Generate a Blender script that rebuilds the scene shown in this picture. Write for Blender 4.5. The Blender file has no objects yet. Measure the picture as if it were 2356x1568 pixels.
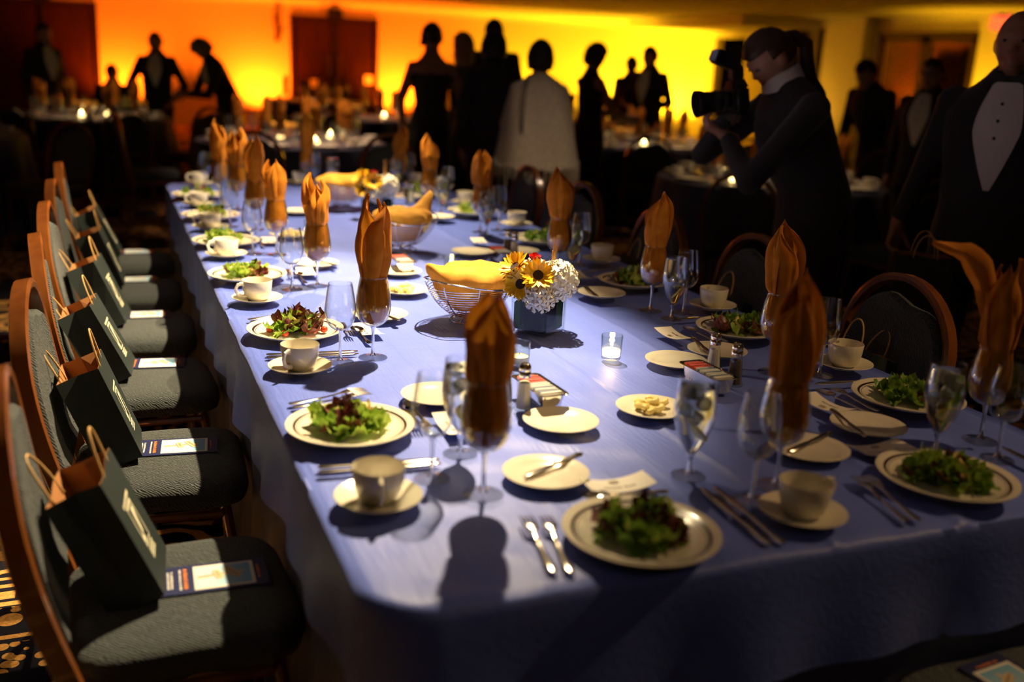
import bpy, bmesh, math, random
from mathutils import Vector, Matrix, noise, kdtree
import numpy as np

SC = bpy.context.scene
COL = SC.collection
PI = math.pi

# ------------------------------------------------------------------ camera
cam_d = bpy.data.cameras.new('camera')
cam_d.sensor_width = 36.0
cam_d.lens = 36.0 * 2290 / 2356
cam_d.clip_end = 200
cam_d.dof.use_dof = True
cam_d.dof.focus_distance = 2.72
cam_d.dof.aperture_fstop = 1.4
cam = bpy.data.objects.new('camera', cam_d)
COL.objects.link(cam)
_r = Vector((0.92857671, -0.36836171, 0.04533152))
_u = Vector((0.05816686, 0.26507295, 0.96247231))
_b = Vector((-0.3665541, -0.89109258, 0.26756701))
M = Matrix((_r, _u, _b)).transposed().to_4x4()
M.translation = (0, 0, 1.5123)
cam.matrix_world = M
SC.camera = cam

# ------------------------------------------------------------------ world, exposure
w = bpy.data.worlds.new('dark_ballroom')
SC.world = w
w.use_nodes = True
w.node_tree.nodes['Background'].inputs['Color'].default_value = (1.0, 0.55, 0.3, 1)
w.node_tree.nodes['Background'].inputs['Strength'].default_value = 0.0016
vs = SC.view_settings
vs.view_transform = 'Standard'
vs.look = 'None'
vs.exposure = 0.0
vs.gamma = 1.0
vs.use_curve_mapping = False
SC.cycles.max_bounces = 5
SC.cycles.diffuse_bounces = 2
SC.cycles.glossy_bounces = 2
SC.cycles.transmission_bounces = 5
SC.cycles.transparent_max_bounces = 10

# ------------------------------------------------------------------ lights of the room
def spot(name, loc, target, power, col, angle, blend=0.6, size=0.04):
    d = bpy.data.lights.new(name, 'SPOT')
    d.energy = power
    d.color = col
    d.spot_size = math.radians(angle)
    d.spot_blend = blend
    d.shadow_soft_size = size
    o = bpy.data.objects.new(name, d)
    COL.objects.link(o)
    o.location = loc
    o.rotation_euler = (Vector(target) - Vector(loc)).to_track_quat('-Z', 'Y').to_euler()
    return o

WARM = (1.0, 0.77, 0.44)
# recessed ceiling downlights over the long table
spot('downlight_or_fill_lamp', (1.25, 3.10, 2.62), (0.20, 2.78, 0.76), 760, WARM, 80, 0.55, 0.022)
spot('downlight_or_fill_lamp', (1.25, 4.90, 2.62), (0.60, 4.70, 0.76), 450, WARM, 90, 0.7, 0.022)
# dim house downlights, with unseen lamps added to brighten round tables, drape and aisle
spot('downlight_or_fill_lamp', (2.95, 1.05, 2.62), (1.55, 1.7, 0.7), 72, (1.0, 0.62, 0.27), 80, 0.9, 0.03)
spot('downlight_or_fill_lamp', (3.4, 4.9, 2.62), (2.5, 5.9, 0.9), 75, (1.0, 0.70, 0.46), 66, 0.9, 0.05)
spot('downlight_or_fill_lamp', (1.65, 8.55, 2.62), (1.6, 9.1, 0.7), 230, (1.0, 0.66, 0.45), 60, 0.9, 0.05)  # unseen lamps over the round tables, placed and narrowed to brighten their napkins
spot('downlight_or_fill_lamp', (4.5, 5.65, 2.62), (4.58, 6.2, 0.8), 60, (1.0, 0.66, 0.38), 58, 0.9, 0.05)
spot('downlight_or_fill_lamp', (5.15, 8.8, 2.62), (5.15, 9.4, 0.7), 110, (1.0, 0.66, 0.38), 60, 0.9, 0.05)
spot('downlight_or_fill_lamp', (-0.15, 11.3, 2.62), (-0.15, 11.9, 0.7), 80, (1.0, 0.66, 0.38), 50, 0.9, 0.05)

spot('downlight_or_fill_lamp', (3.0, 12.4, 2.62), (3.05, 12.95, 0.7), 120, (1.0, 0.62, 0.34), 60, 0.9, 0.05)  # unseen, added to lift the table before the middle doors
spot('downlight_or_fill_lamp', (0.7, -0.9, 2.62), (0.95, 1.2, 0.35), 6, (1.0, 0.82, 0.58), 70, 0.9, 0.05)  # unseen fill behind the camera, added to lighten the dark front drape
spot('downlight_or_fill_lamp', (-1.25, 3.3, 2.62), (-0.75, 3.35, 0.0), 85, WARM, 46, 0.5, 0.03)  # unseen aisle lamp, added with a narrow cone for carpet and chair backs

# ------------------------------------------------------------------ mesh helpers
def lathe(prof, n=32):
    V, F, rings = [], [], []
    for r, z in prof:
        if r < 1e-6:
            rings.append([len(V)]); V.append((0, 0, z))
        else:
            rings.append(list(range(len(V), len(V) + n)))
            V += [(r * math.cos(2 * PI * k / n), r * math.sin(2 * PI * k / n), z) for k in range(n)]
    for a, b in zip(rings[:-1], rings[1:]):
        for k in range(n):
            k2 = (k + 1) % n
            if len(a) == 1 and len(b) == 1: continue
            if len(a) == 1: F.append((a[0], b[k2], b[k]))
            elif len(b) == 1: F.append((a[k], a[k2], b[0]))
            else: F.append((a[k], a[k2], b[k2], b[k]))
    return V, F

def loft(rings, cap=True, closed=True):
    V, F = [], []
    n = len(rings[0])
    for r in rings: V += [tuple(p) for p in r]
    for i in range(len(rings) - 1):
        for k in range(n if closed else n - 1):
            k2 = (k + 1) % n
            F.append((i * n + k, i * n + k2, (i + 1) * n + k2, (i + 1) * n + k))
    if cap:
        F.append(tuple(reversed(range(n))))
        F.append(tuple(range((len(rings) - 1) * n, len(rings) * n)))
    return V, F

def tube(pts, r, n=8, closed=False, flat=1.0):
    pts = [Vector(p) for p in pts]
    m = len(pts)
    rs = r if isinstance(r, (list, tuple)) else [r] * m
    T = []
    for i in range(m):
        a = pts[(i - 1) % m] if (closed or i > 0) else pts[i]
        b = pts[(i + 1) % m] if (closed or i < m - 1) else pts[i]
        T.append((b - a).normalized())
    up = Vector((0, 0, 1)) if abs(T[0].z) < 0.9 else Vector((1, 0, 0))
    nrm = (up - T[0] * up.dot(T[0])).normalized()
    rings = []
    for i in range(m):
        nrm = (nrm - T[i] * nrm.dot(T[i]))
        if nrm.length < 1e-6: nrm = T[i].orthogonal()
        nrm.normalize()
        bn = T[i].cross(nrm)
        rings.append([pts[i] + (nrm * math.cos(2 * PI * k / n) * flat + bn * math.sin(2 * PI * k / n)) * rs[i] for k in range(n)])
    if closed:
        V, F = loft(rings, cap=False)
        o = (m - 1) * n
        for k in range(n):
            k2 = (k + 1) % n
            F.append((o + k, o + k2, k2, k))
        return V, F
    return loft(rings)

def rbox(sx, sy, sz, bev=0.0, seg=2):
    bm = bmesh.new()
    bmesh.ops.create_cube(bm, size=1.0)
    for v in bm.verts: v.co = (v.co.x * sx, v.co.y * sy, v.co.z * sz)
    if bev > 0:
        bmesh.ops.bevel(bm, geom=list(bm.edges), offset=bev, segments=seg, affect='EDGES')
    V = [tuple(v.co) for v in bm.verts]
    bm.verts.index_update()
    F = [tuple(v.index for v in f.verts) for f in bm.faces]
    bm.free()
    return V, F

def ellipsoid(c, r, nu=20, nv=14, Mx=None):
    V, F = lathe([(math.sin(PI * i / nv), -math.cos(PI * i / nv)) for i in range(nv + 1)], nu)
    out = []
    for x, y, z in V:
        p = Vector((x * r[0], y * r[1], z * r[2]))
        if Mx is not None: p = Mx @ p
        out.append(tuple(p + Vector(c)))
    return out, F

def capsule(a, b, ra, rb, n=14):
    a, b = Vector(a), Vector(b)
    d = (b - a); L = max(d.length, 1e-5)
    prof = []
    for i in range(7): 
        t = PI / 2 * i / 6
        prof.append((ra * math.sin(t), -ra * math.cos(t)))
    for i in range(7):
        t = PI / 2 * i / 6
        prof.append((rb * math.cos(t), L + rb * math.sin(t)))
    prof[0] = (0, prof[0][1]); prof[-1] = (0, prof[-1][1])
    V, F = lathe(prof, n)
    q = d.normalized().to_track_quat('Z', 'Y') if L > 1e-4 else Matrix.Identity(3).to_quaternion()
    return [tuple(q @ Vector(v) + a) for v in V], F

def extrude_outline(P, h, bev=0.0):
    """flat outline (list of xy) to a slab of height h"""
    n = len(P)
    if bev > 0:
        c = Vector((sum(p[0] for p in P) / n, sum(p[1] for p in P) / n))
        def ins(k):
            out = []
            for i in range(n):
                a, b, d = Vector(P[i - 1]), Vector(P[i]), Vector(P[(i + 1) % n])
                t = (d - a)
                if t.length < 1e-9: out.append(b); continue
                nn = Vector((-t.y, t.x)).normalized()
                out.append(b + nn * k)
            return out
        I = ins(bev)
        rings = [[(p[0], p[1], 0) for p in I], [(p[0], p[1], bev) for p in P], [(p[0], p[1], h - bev) for p in P], [(p[0], p[1], h) for p in I]]
    else:
        rings = [[(p[0], p[1], 0) for p in P], [(p[0], p[1], h) for p in P]]
    return loft(rings)

class MB:
    def __init__(s): s.v, s.f, s.m = [], [], []
    def add(s, VF, mat=0, T=None):
        V, F = VF
        o = len(s.v)
        if T is not None: V = [tuple(T @ Vector(p)) for p in V]
        s.v += list(V)
        s.f += [tuple(i + o for i in f) for f in F]
        s.m += [mat] * len(F)
        return s

def mesh(name, src, mats, smooth=True, angle=40, fix=True):
    if isinstance(src, MB): V, F, mi = src.v, src.f, src.m
    else: (V, F), mi = src, None
    me = bpy.data.meshes.new(name)
    me.from_pydata([tuple(p) for p in V], [], F)
    if not isinstance(mats, (list, tuple)): mats = [mats]
    for m in mats: me.materials.append(m)
    if mi and len(mats) > 1: me.polygons.foreach_set('material_index', mi)
    if fix:
        bm = bmesh.new(); bm.from_mesh(me)
        bmesh.ops.recalc_face_normals(bm, faces=bm.faces)
        bm.to_mesh(me); bm.free()
    if smooth:
        me.shade_smooth()
        me.set_sharp_from_angle(angle=math.radians(angle))
    me.update()
    return me

def obj(name, me, parent=None, loc=(0, 0, 0), rot=(0, 0, 0), sc=1.0):
    o = bpy.data.objects.new(name, me)
    COL.objects.link(o)
    o.parent = parent
    o.location = loc
    o.rotation_euler = rot
    o.scale = (sc, sc, sc) if not isinstance(sc, (tuple, list)) else sc
    return o

def tag(o, label, cat, group=None, kind=None):
    o['label'] = label
    if cat: o['category'] = cat
    if group: o['group'] = group
    if kind: o['kind'] = kind
    return o

def thing(name, label, cat, loc=(0, 0, 0), rot=(0, 0, 0), group=None, sc=1.0):
    return tag(obj(name, None, None, loc, rot, sc), label, cat, group)

def place(asm, name, label, cat, loc, rot=(0, 0, 0), group=None, sc=1.0):
    """asm: list of (part name, mesh, loc, rot, subparts)"""
    if isinstance(rot, (int, float)): rot = (0, 0, rot)
    t = thing(name, label, cat, loc, rot, group, sc)
    for part in asm:
        p = obj(part[0], part[1], t, *(part[2:4] if len(part) > 3 else ()))
        if len(part) > 4:
            for sp in part[4]:
                obj(sp[0], sp[1], p, *(sp[2:4] if len(sp) > 3 else ()))
    return t

def single(me, name, label, cat, loc, rot=(0, 0, 0), group=None, sc=1.0):
    if isinstance(rot, (int, float)): rot = (0, 0, rot)
    return tag(obj(name, me, None, loc, rot, sc), label, cat, group)

def struct(name, me, label, parent=None, loc=(0, 0, 0), rot=(0, 0, 0)):
    o = obj(name, me, parent, loc, rot)
    if parent is None:
        o['kind'] = 'structure'; o['label'] = label
    return o

def remesh(V, F, voxel, smooth=3):
    me = bpy.data.meshes.new('tmp')
    me.from_pydata([tuple(p) for p in V], [], F)
    bm = bmesh.new(); bm.from_mesh(me)
    bmesh.ops.recalc_face_normals(bm, faces=bm.faces)
    bm.to_mesh(me); bm.free()
    o = bpy.data.objects.new('tmp', me); COL.objects.link(o)
    r = o.modifiers.new('r', 'REMESH'); r.mode = 'VOXEL'; r.voxel_size = voxel
    if smooth:
        s = o.modifiers.new('s', 'SMOOTH'); s.factor = 0.5; s.iterations = smooth
    dg = bpy.context.evaluated_depsgraph_get()
    ev = o.evaluated_get(dg)
    m2 = ev.to_mesh()
    V2 = [tuple(v.co) for v in m2.vertices]
    F2 = [tuple(p.vertices) for p in m2.polygons]
    ev.to_mesh_clear()
    bpy.data.objects.remove(o); bpy.data.meshes.remove(me)
    return V2, F2

def text_vf(s, size, depth=0.0003):
    cu = bpy.data.curves.new('t', 'FONT')
    cu.body = s; cu.size = size; cu.align_x = 'CENTER'; cu.align_y = 'CENTER'; cu.resolution_u = 3
    o = bpy.data.objects.new('t', cu); COL.objects.link(o)
    dg = bpy.context.evaluated_depsgraph_get()
    ev = o.evaluated_get(dg)
    m2 = ev.to_mesh()
    V = [tuple(v.co) for v in m2.vertices]
    F = [tuple(p.vertices) for p in m2.polygons]
    ev.to_mesh_clear()
    bpy.data.objects.remove(o); bpy.data.curves.remove(cu)
    return V, F

# ------------------------------------------------------------------ materials
def lin(c):
    return tuple(((x / 255) / 12.92 if x / 255 <= 0.04045 else ((x / 255 + 0.055) / 1.055) ** 2.4) for x in c)

def mat(name, col, rough=0.5, metal=0.0, spec=0.5, sheen=0.0, trans=0.0, emit=None, estr=0.0, coat=0.0, sub=0.0):
    m = bpy.data.materials.new(name)
    m.use_nodes = True
    b = m.node_tree.nodes['Principled BSDF']
    b.inputs['Base Color'].default_value = (*col, 1)
    b.inputs['Roughness'].default_value = rough
    b.inputs['Metallic'].default_value = metal
    b.inputs['Specular IOR Level'].default_value = spec
    b.inputs['Sheen Weight'].default_value = sheen
    b.inputs['Transmission Weight'].default_value = trans
    b.inputs['Coat Weight'].default_value = coat
    b.inputs['Subsurface Weight'].default_value = sub
    if emit:
        b.inputs['Emission Color'].default_value = (*emit, 1)
        b.inputs['Emission Strength'].default_value = estr
    return m

def nodes(m): return m.node_tree.nodes, m.node_tree.links, m.node_tree.nodes['Principled BSDF']

def vary(m, c1, c2, scale=20, detail=4, bump=0.0, bscale=None, stretch=(1, 1, 1), ramp=(0.35, 0.65), dist=0.002):
    """noise-mixed base colour and optional bump, in object coordinates"""
    N, L, b = nodes(m)
    tc = N.new('ShaderNodeTexCoord'); mp = N.new('ShaderNodeMapping')
    mp.inputs['Scale'].default_value = stretch
    L.new(tc.outputs['Object'], mp.inputs['Vector'])
    nz = N.new('ShaderNodeTexNoise'); nz.inputs['Scale'].default_value = scale; nz.inputs['Detail'].default_value = detail
    L.new(mp.outputs['Vector'], nz.inputs['Vector'])
    cr = N.new('ShaderNodeValToRGB')
    cr.color_ramp.elements[0].position = ramp[0]; cr.color_ramp.elements[1].position = ramp[1]
    cr.color_ramp.elements[0].color = (*c1, 1); cr.color_ramp.elements[1].color = (*c2, 1)
    L.new(nz.outputs['Fac'], cr.inputs['Fac'])
    L.new(cr.outputs['Color'], b.inputs['Base Color'])
    if bump:
        n2 = N.new('ShaderNodeTexNoise'); n2.inputs['Scale'].default_value = bscale or scale; n2.inputs['Detail'].default_value = 6
        L.new(mp.outputs['Vector'], n2.inputs['Vector'])
        bp = N.new('ShaderNodeBump'); bp.inputs['Strength'].default_value = bump; bp.inputs['Distance'].default_value = dist
        L.new(n2.outputs['Fac'], bp.inputs['Height'])
        L.new(bp.outputs['Normal'], b.inputs['Normal'])
    return m

def thin_glass(name, tint=(0.97, 0.98, 0.97), refl=1.0, pwr=2.6, base=0.06):
    m = bpy.data.materials.new(name); m.use_nodes = True
    N, L = m.node_tree.nodes, m.node_tree.links
    N.clear()
    out = N.new('ShaderNodeOutputMaterial')
    tr = N.new('ShaderNodeBsdfTransparent'); tr.inputs['Color'].default_value = (*tint, 1)
    gl = N.new('ShaderNodeBsdfGlossy'); gl.inputs['Roughness'].default_value = 0.03
    gl.inputs['Color'].default_value = (refl, refl, refl, 1)
    lw = N.new('ShaderNodeLayerWeight'); lw.inputs['Blend'].default_value = 0.5
    pw = N.new('ShaderNodeMath'); pw.operation = 'POWER'; pw.inputs[1].default_value = pwr
    fr = N.new('ShaderNodeMath'); fr.operation = 'MULTIPLY_ADD'; fr.inputs[1].default_value = 0.85; fr.inputs[2].default_value = base
    L.new(lw.outputs['Facing'], pw.inputs[0]); L.new(pw.outputs[0], fr.inputs[0])
    ab = N.new('ShaderNodeMix'); ab.data_type = 'RGBA'
    ab.inputs['A'].default_value = (*tint, 1); ab.inputs['B'].default_value = (tint[0] * 0.35, tint[1] * 0.37, tint[2] * 0.38, 1)
    p2 = N.new('ShaderNodeMath'); p2.operation = 'POWER'; p2.inputs[1].default_value = 4.0
    L.new(lw.outputs['Facing'], p2.inputs[0]); L.new(p2.outputs[0], ab.inputs['Factor']); L.new(ab.outputs['Result'], tr.inputs['Color'])
    mx = N.new('ShaderNodeMixShader')
    L.new(fr.outputs[0], mx.inputs['Fac']); L.new(tr.outputs['BSDF'], mx.inputs[1]); L.new(gl.outputs['BSDF'], mx.inputs[2])
    L.new(mx.outputs['Shader'], out.inputs['Surface'])
    return m

def cloth_translucent(name, c1, c2, rough=0.8, tl=0.25):
    m = mat(name, c1, rough, sheen=0.05, spec=0.15)
    vary(m, c1, c2, 26, 4, 0.5, 420, dist=0.0008)
    N, L, b = nodes(m)
    t = N.new('ShaderNodeBsdfTranslucent'); t.inputs['Color'].default_value = (*c2, 1)
    mx = N.new('ShaderNodeMixShader'); mx.inputs['Fac'].default_value = tl
    out = N['Material Output']
    L.new(b.outputs['BSDF'], mx.inputs[1]); L.new(t.outputs['BSDF'], mx.inputs[2])
    L.new(mx.outputs['Shader'], out.inputs['Surface'])
    return m

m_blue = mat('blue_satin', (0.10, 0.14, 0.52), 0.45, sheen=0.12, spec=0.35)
vary(m_blue, (0.095, 0.148, 0.58), (0.135, 0.195, 0.70), 3.0, 5, 0.7, 130, stretch=(1.0, 0.10, 1), dist=0.0022)
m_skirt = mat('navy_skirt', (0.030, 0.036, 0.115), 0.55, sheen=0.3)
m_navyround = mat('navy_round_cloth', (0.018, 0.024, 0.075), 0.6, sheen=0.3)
m_china = mat('cream_china', (0.80, 0.74, 0.60), 0.16, spec=0.6, coat=0.3)
m_band = mat('dark_band', (0.028, 0.010, 0.014), 0.22)
m_glass = thin_glass('clear_glass')
m_thick = thin_glass('thick_glass', (0.90, 0.93, 0.90), 1.0, 4.5, 0.035)
m_solid = mat('solid_glass', (0.97, 0.98, 0.97), 0.02, trans=1.0)
m_vasewater = thin_glass('green_vase_water', (0.14, 0.19, 0.08), 0.0, 6.0, 0.0)
m_water = bpy.data.materials.new('ice_water'); m_water.use_nodes = True
_b2 = m_water.node_tree.nodes['Principled BSDF']
_b2.inputs['Base Color'].default_value = (0.93, 0.95, 0.93, 1); _b2.inputs['Roughness'].default_value = 0.04
_b2.inputs['Transmission Weight'].default_value = 1.0; _b2.inputs['IOR'].default_value = 1.2
m_ice = mat('ice', (0.75, 0.78, 0.78), 0.15, trans=0.6)
m_ice.node_tree.nodes['Principled BSDF'].inputs['IOR'].default_value = 1.25
m_steel = mat('polished_steel', (0.72, 0.66, 0.56), 0.16, metal=1.0)
m_chrome = mat('chrome', (0.8, 0.76, 0.7), 0.10, metal=1.0)
m_gold = cloth_translucent('gold_napkin', (0.44, 0.135, 0.006), (0.60, 0.22, 0.016), tl=0.22)
m_goldlite = cloth_translucent('gold_bread_cloth', (0.62, 0.29, 0.035), (0.74, 0.38, 0.06), tl=0.15)
m_wood = mat('woodgrain_frame', (0.20, 0.07, 0.022), 0.28, spec=0.5, coat=0.2)
vary(m_wood, (0.13, 0.036, 0.007), (0.22, 0.070, 0.014), 14, 5, stretch=(1, 1, 0.12))
m_fabric = mat('grey_green_weave', (0.060, 0.070, 0.075), 0.85, sheen=0.2)
N, L, b = nodes(m_fabric)
tc = N.new('ShaderNodeTexCoord'); wv = N.new('ShaderNodeTexWave'); wv.inputs['Scale'].default_value = 70; wv.inputs['Distortion'].default_value = 6.0
wv.inputs['Detail'].default_value = 1; wv.bands_direction = 'DIAGONAL'
vo = N.new('ShaderNodeTexVoronoi'); vo.inputs['Scale'].default_value = 190
mu = N.new('ShaderNodeMath'); mu.operation = 'ADD'
bp = N.new('ShaderNodeBump'); bp.inputs['Strength'].default_value = 0.9; bp.inputs['Distance'].default_value = 0.003
L.new(tc.outputs['Object'], wv.inputs['Vector']); L.new(tc.outputs['Object'], vo.inputs['Vector'])
L.new(wv.outputs['Fac'], mu.inputs[0]); L.new(vo.outputs['Distance'], mu.inputs[1]); L.new(mu.outputs[0], bp.inputs['Height'])
L.new(bp.outputs['Normal'], b.inputs['Normal'])
cr = N.new('ShaderNodeValToRGB'); cr.color_ramp.elements[0].color = (0.030, 0.038, 0.042, 1); cr.color_ramp.elements[1].color = (0.058, 0.070, 0.074, 1)
L.new(wv.outputs['Fac'], cr.inputs['Fac']); L.new(cr.outputs['Color'], b.inputs['Base Color'])
m_darkmetal = mat('dark_leg_metal', (0.02, 0.017, 0.015), 0.4, metal=0.6)
m_bag = mat('dark_green_paper', (0.016, 0.024, 0.024), 0.55, spec=0.35)
m_kraft = mat('kraft_lining', (0.36, 0.15, 0.045), 0.75)
m_twine = mat('kraft_twine', (0.55, 0.32, 0.11), 0.7)
m_print = mat('cream_print', (0.80, 0.76, 0.55), 0.6)
m_navyprint = mat('navy_print', (0.022, 0.028, 0.10), 0.35)
m_white = mat('white_card', (0.86, 0.80, 0.70), 0.6)
m_sky = mat('printed_sky', (0.30, 0.55, 0.75), 0.4)
N, L, b = nodes(m_sky)
tc = N.new('ShaderNodeTexCoord'); sp = N.new('ShaderNodeSeparateXYZ'); cr = N.new('ShaderNodeValToRGB'); mr = N.new('ShaderNodeMapRange')
mr.inputs['From Min'].default_value = -0.05; mr.inputs['From Max'].default_value = 0.09
cr.color_ramp.elements[0].color = (0.70, 0.80, 0.82, 1); cr.color_ramp.elements[1].color = (0.16, 0.46, 0.72, 1)
L.new(tc.outputs['Object'], sp.inputs[0]); L.new(sp.outputs['X'], mr.inputs['Value']); L.new(mr.outputs['Result'], cr.inputs['Fac']); L.new(cr.outputs['Color'], b.inputs['Base Color'])
m_sign = mat('printed_signpost', (0.72, 0.55, 0.33), 0.5)
m_signd = mat('printed_sign_edge', (0.34, 0.22, 0.11), 0.5)
m_orangeink = mat('orange_ink', (0.80, 0.22, 0.03), 0.5)
m_whiteink = mat('white_ink', (0.80, 0.78, 0.74), 0.5)
m_ink = mat('brown_ink', (0.16, 0.075, 0.04), 0.6)
m_leafl = mat('lettuce_light', (0.30, 0.42, 0.06), 0.45, sub=0.0)
vary(m_leafl, (0.26, 0.42, 0.04), (0.62, 0.68, 0.17), 45, 4)
m_leafd = mat('lettuce_dark', (0.06, 0.17, 0.02), 0.4)
vary(m_leafd, (0.06, 0.19, 0.02), (0.22, 0.40, 0.05), 45, 4)
m_leafr = mat('lettuce_red', (0.10, 0.012, 0.02), 0.4)
vary(m_leafr, (0.09, 0.012, 0.02), (0.30, 0.09, 0.06), 45, 4)
for _m in (m_leafl, m_leafd):
    N, L, b = nodes(_m)
    t_ = N.new('ShaderNodeBsdfTranslucent'); t_.inputs['Color'].default_value = (0.30, 0.48, 0.05, 1)
    x_ = N.new('ShaderNodeMixShader'); x_.inputs['Fac'].default_value = 0.3
    L.new(b.outputs['BSDF'], x_.inputs[1]); L.new(t_.outputs['BSDF'], x_.inputs[2]); L.new(x_.outputs['Shader'], N['Material Output'].inputs['Surface'])
m_foliage = mat('vase_foliage', (0.012, 0.03, 0.006), 0.4)
m_apple = mat('apple_slice', (0.72, 0.62, 0.18), 0.35)
m_tomato = mat('cherry_tomato', (0.62, 0.06, 0.02), 0.2)
m_butter = mat('butter', (0.92, 0.74, 0.26), 0.45)
m_lemon = mat('lemon', (0.85, 0.66, 0.06), 0.4)
m_lemonin = mat('lemon_flesh', (0.80, 0.70, 0.22), 0.35)
m_wax = mat('candle_wax_glow', (0.85, 0.72, 0.45), 0.5, emit=(1.0, 0.66, 0.26), estr=7.0)  # emission stands in for flame light glowing through the wax
m_waxoff = mat('candle_wax_unlit', (0.85, 0.74, 0.52), 0.5)
m_flame = mat('flame', (1, 0.8, 0.4), 0.5, emit=(1.0, 0.66, 0.24), estr=90)
m_wick = mat('wick', (0.02, 0.015, 0.01), 0.9)
m_pink = mat('pink_paper', (0.75, 0.16, 0.13), 0.6)
m_paperw = mat('white_paper', (0.82, 0.80, 0.76), 0.6)
m_paperb = mat('blue_grey_paper', (0.30, 0.36, 0.48), 0.6)
m_salt = mat('salt', (0.80, 0.72, 0.62), 0.8)
m_pepper = mat('pepper', (0.12, 0.085, 0.06), 0.9)
m_petal = mat('sunflower_petal', (0.85, 0.42, 0.01), 0.5)
vary(m_petal, (0.86, 0.42, 0.004), (0.95, 0.58, 0.012), 40, 3)
m_disc = mat('sunflower_disc', (0.03, 0.013, 0.006), 0.9)
m_hyd = mat('hydrangea_petal', (0.78, 0.74, 0.62), 0.55)
vary(m_hyd, (0.70, 0.66, 0.55), (0.84, 0.80, 0.66), 30, 3)
m_red = mat('red_carnation', (0.62, 0.015, 0.02), 0.5)
m_stem = mat('green_stem', (0.05, 0.11, 0.02), 0.5)
m_straw = mat('wheat_straw', (0.50, 0.27, 0.08), 0.7)
m_suit = mat('black_suit', (0.010, 0.010, 0.012), 0.8, sheen=0.15)
m_suit2 = mat('charcoal_suit', (0.016, 0.016, 0.018), 0.8, sheen=0.2)
m_dress = mat('black_dress', (0.008, 0.007, 0.009), 0.7, sheen=0.2)
m_skin = mat('skin_light', (0.50, 0.26, 0.17), 0.5)
m_skin2 = mat('skin_tan', (0.36, 0.17, 0.10), 0.5)
m_shirt = mat('white_shirt', (0.72, 0.70, 0.66), 0.7)
m_hairb = mat('black_hair', (0.012, 0.009, 0.008), 0.5)
m_hairbr = mat('brown_hair', (0.05, 0.026, 0.014), 0.5)
m_hairg = mat('grey_hair', (0.25, 0.22, 0.19), 0.6)
m_hairbl = mat('blonde_hair', (0.30, 0.17, 0.07), 0.5)
m_shoe = mat('black_shoe', (0.008, 0.008, 0.008), 0.3)
m_eye = mat('eye_white', (0.22, 0.20, 0.18), 0.5, spec=0.2)
m_iris = mat('iris', (0.02, 0.014, 0.01), 0.2)
m_lip = mat('lips', (0.38, 0.13, 0.10), 0.5)
m_knit = mat('cream_knit', (0.62, 0.55, 0.42), 0.9, sheen=0.4)
vary(m_knit, (0.50, 0.44, 0.33), (0.70, 0.63, 0.48), 60, 3, 1.0, 160, dist=0.006)
m_navy = mat('navy_skirt_fabric', (0.015, 0.018, 0.06), 0.7)
m_black = mat('camera_black', (0.010, 0.010, 0.010), 0.38)
m_lens = mat('lens_glass', (0.01, 0.01, 0.015), 0.05, spec=0.8)
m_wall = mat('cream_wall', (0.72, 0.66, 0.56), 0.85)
m_trim = mat('cream_trim', (0.74, 0.68, 0.58), 0.7)
m_door = mat('mahogany_door', (0.11, 0.022, 0.010), 0.4)
vary(m_door, (0.022, 0.005, 0.003), (0.04, 0.009, 0.005), 6, 5, stretch=(4, 4, 0.5))
m_brass = mat('brass', (0.55, 0.33, 0.10), 0.3, metal=1.0)
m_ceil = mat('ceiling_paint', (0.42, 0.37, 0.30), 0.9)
m_drape = mat('brown_drape', (0.16, 0.08, 0.03), 0.8)
m_frame = mat('black_door_frame', (0.012, 0.013, 0.014), 0.35)
m_corr = mat('corridor_wall', (0.55, 0.30, 0.10), 0.8)
m_void = mat('recess_shade', (0.010, 0.008, 0.008), 0.9)  # near-black colour stands in for the shade inside the openings
m_exit = mat('exit_sign_red', (0.5, 0.03, 0.02), 0.4, emit=(1.0, 0.10, 0.04), estr=1.6)
m_exity = mat('exit_sign_glow', (0.6, 0.5, 0.1), 0.4, emit=(1.0, 0.72, 0.10), estr=1.2)
m_lamp = mat('uplight_lens', (1, 0.5, 0.1), 0.4, emit=(1.0, 0.45, 0.05), estr=6)

# patterned carpet: navy ground with gold bordered bands of ornament running along X
m_carpet = mat('ornate_carpet', (0.02, 0.02, 0.03), 0.95, spec=0.1)
N, L, b = nodes(m_carpet)
def nd(t, **k):
    n = N.new(t)
    for kk, v in k.items(): setattr(n, kk, v)
    return n
def mth(op, a, c=None):
    n = nd('ShaderNodeMath', operation=op)
    for i, x in enumerate((a, c)):
        if x is None: continue
        if isinstance(x, (int, float)): n.inputs[i].default_value = x
        else: L.new(x, n.inputs[i])
    return n.outputs[0]
tc = nd('ShaderNodeTexCoord'); sp = nd('ShaderNodeSeparateXYZ'); L.new(tc.outputs['Object'], sp.inputs[0])
X, Y = sp.outputs['X'], sp.outputs['Y']
per = 1.55
yy = mth('FRACT', mth('DIVIDE', mth('ADD', Y, 20.0 * per - 2.42), per))
yy = mth('MULTIPLY', yy, per)                  # 0..per metres inside one repeat
def band(c, hw):                                # 1 inside |yy-c|<hw
    return mth('LESS_THAN', mth('ABSOLUTE', mth('SUBTRACT', yy, c)), hw)
def rep(src, p): return mth('ABSOLUTE', mth('SUBTRACT', mth('FRACT', mth('DIVIDE', mth('ADD', src, 30.0), p)), 0.5))
lines = None
for c, hw in ((0.20, .010), (0.38, .012), (0.485, .010), (0.53, .008), (0.805, .010), (0.84, .008), (0.99, .022), (1.02, .006)):
    bnd = band(c, hw); lines = bnd if lines is None else mth('MAXIMUM', lines, bnd)
beads = mth('MULTIPLY', band(0.43, .022), mth('LESS_THAN', rep(X, 0.09), 0.33))
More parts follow.
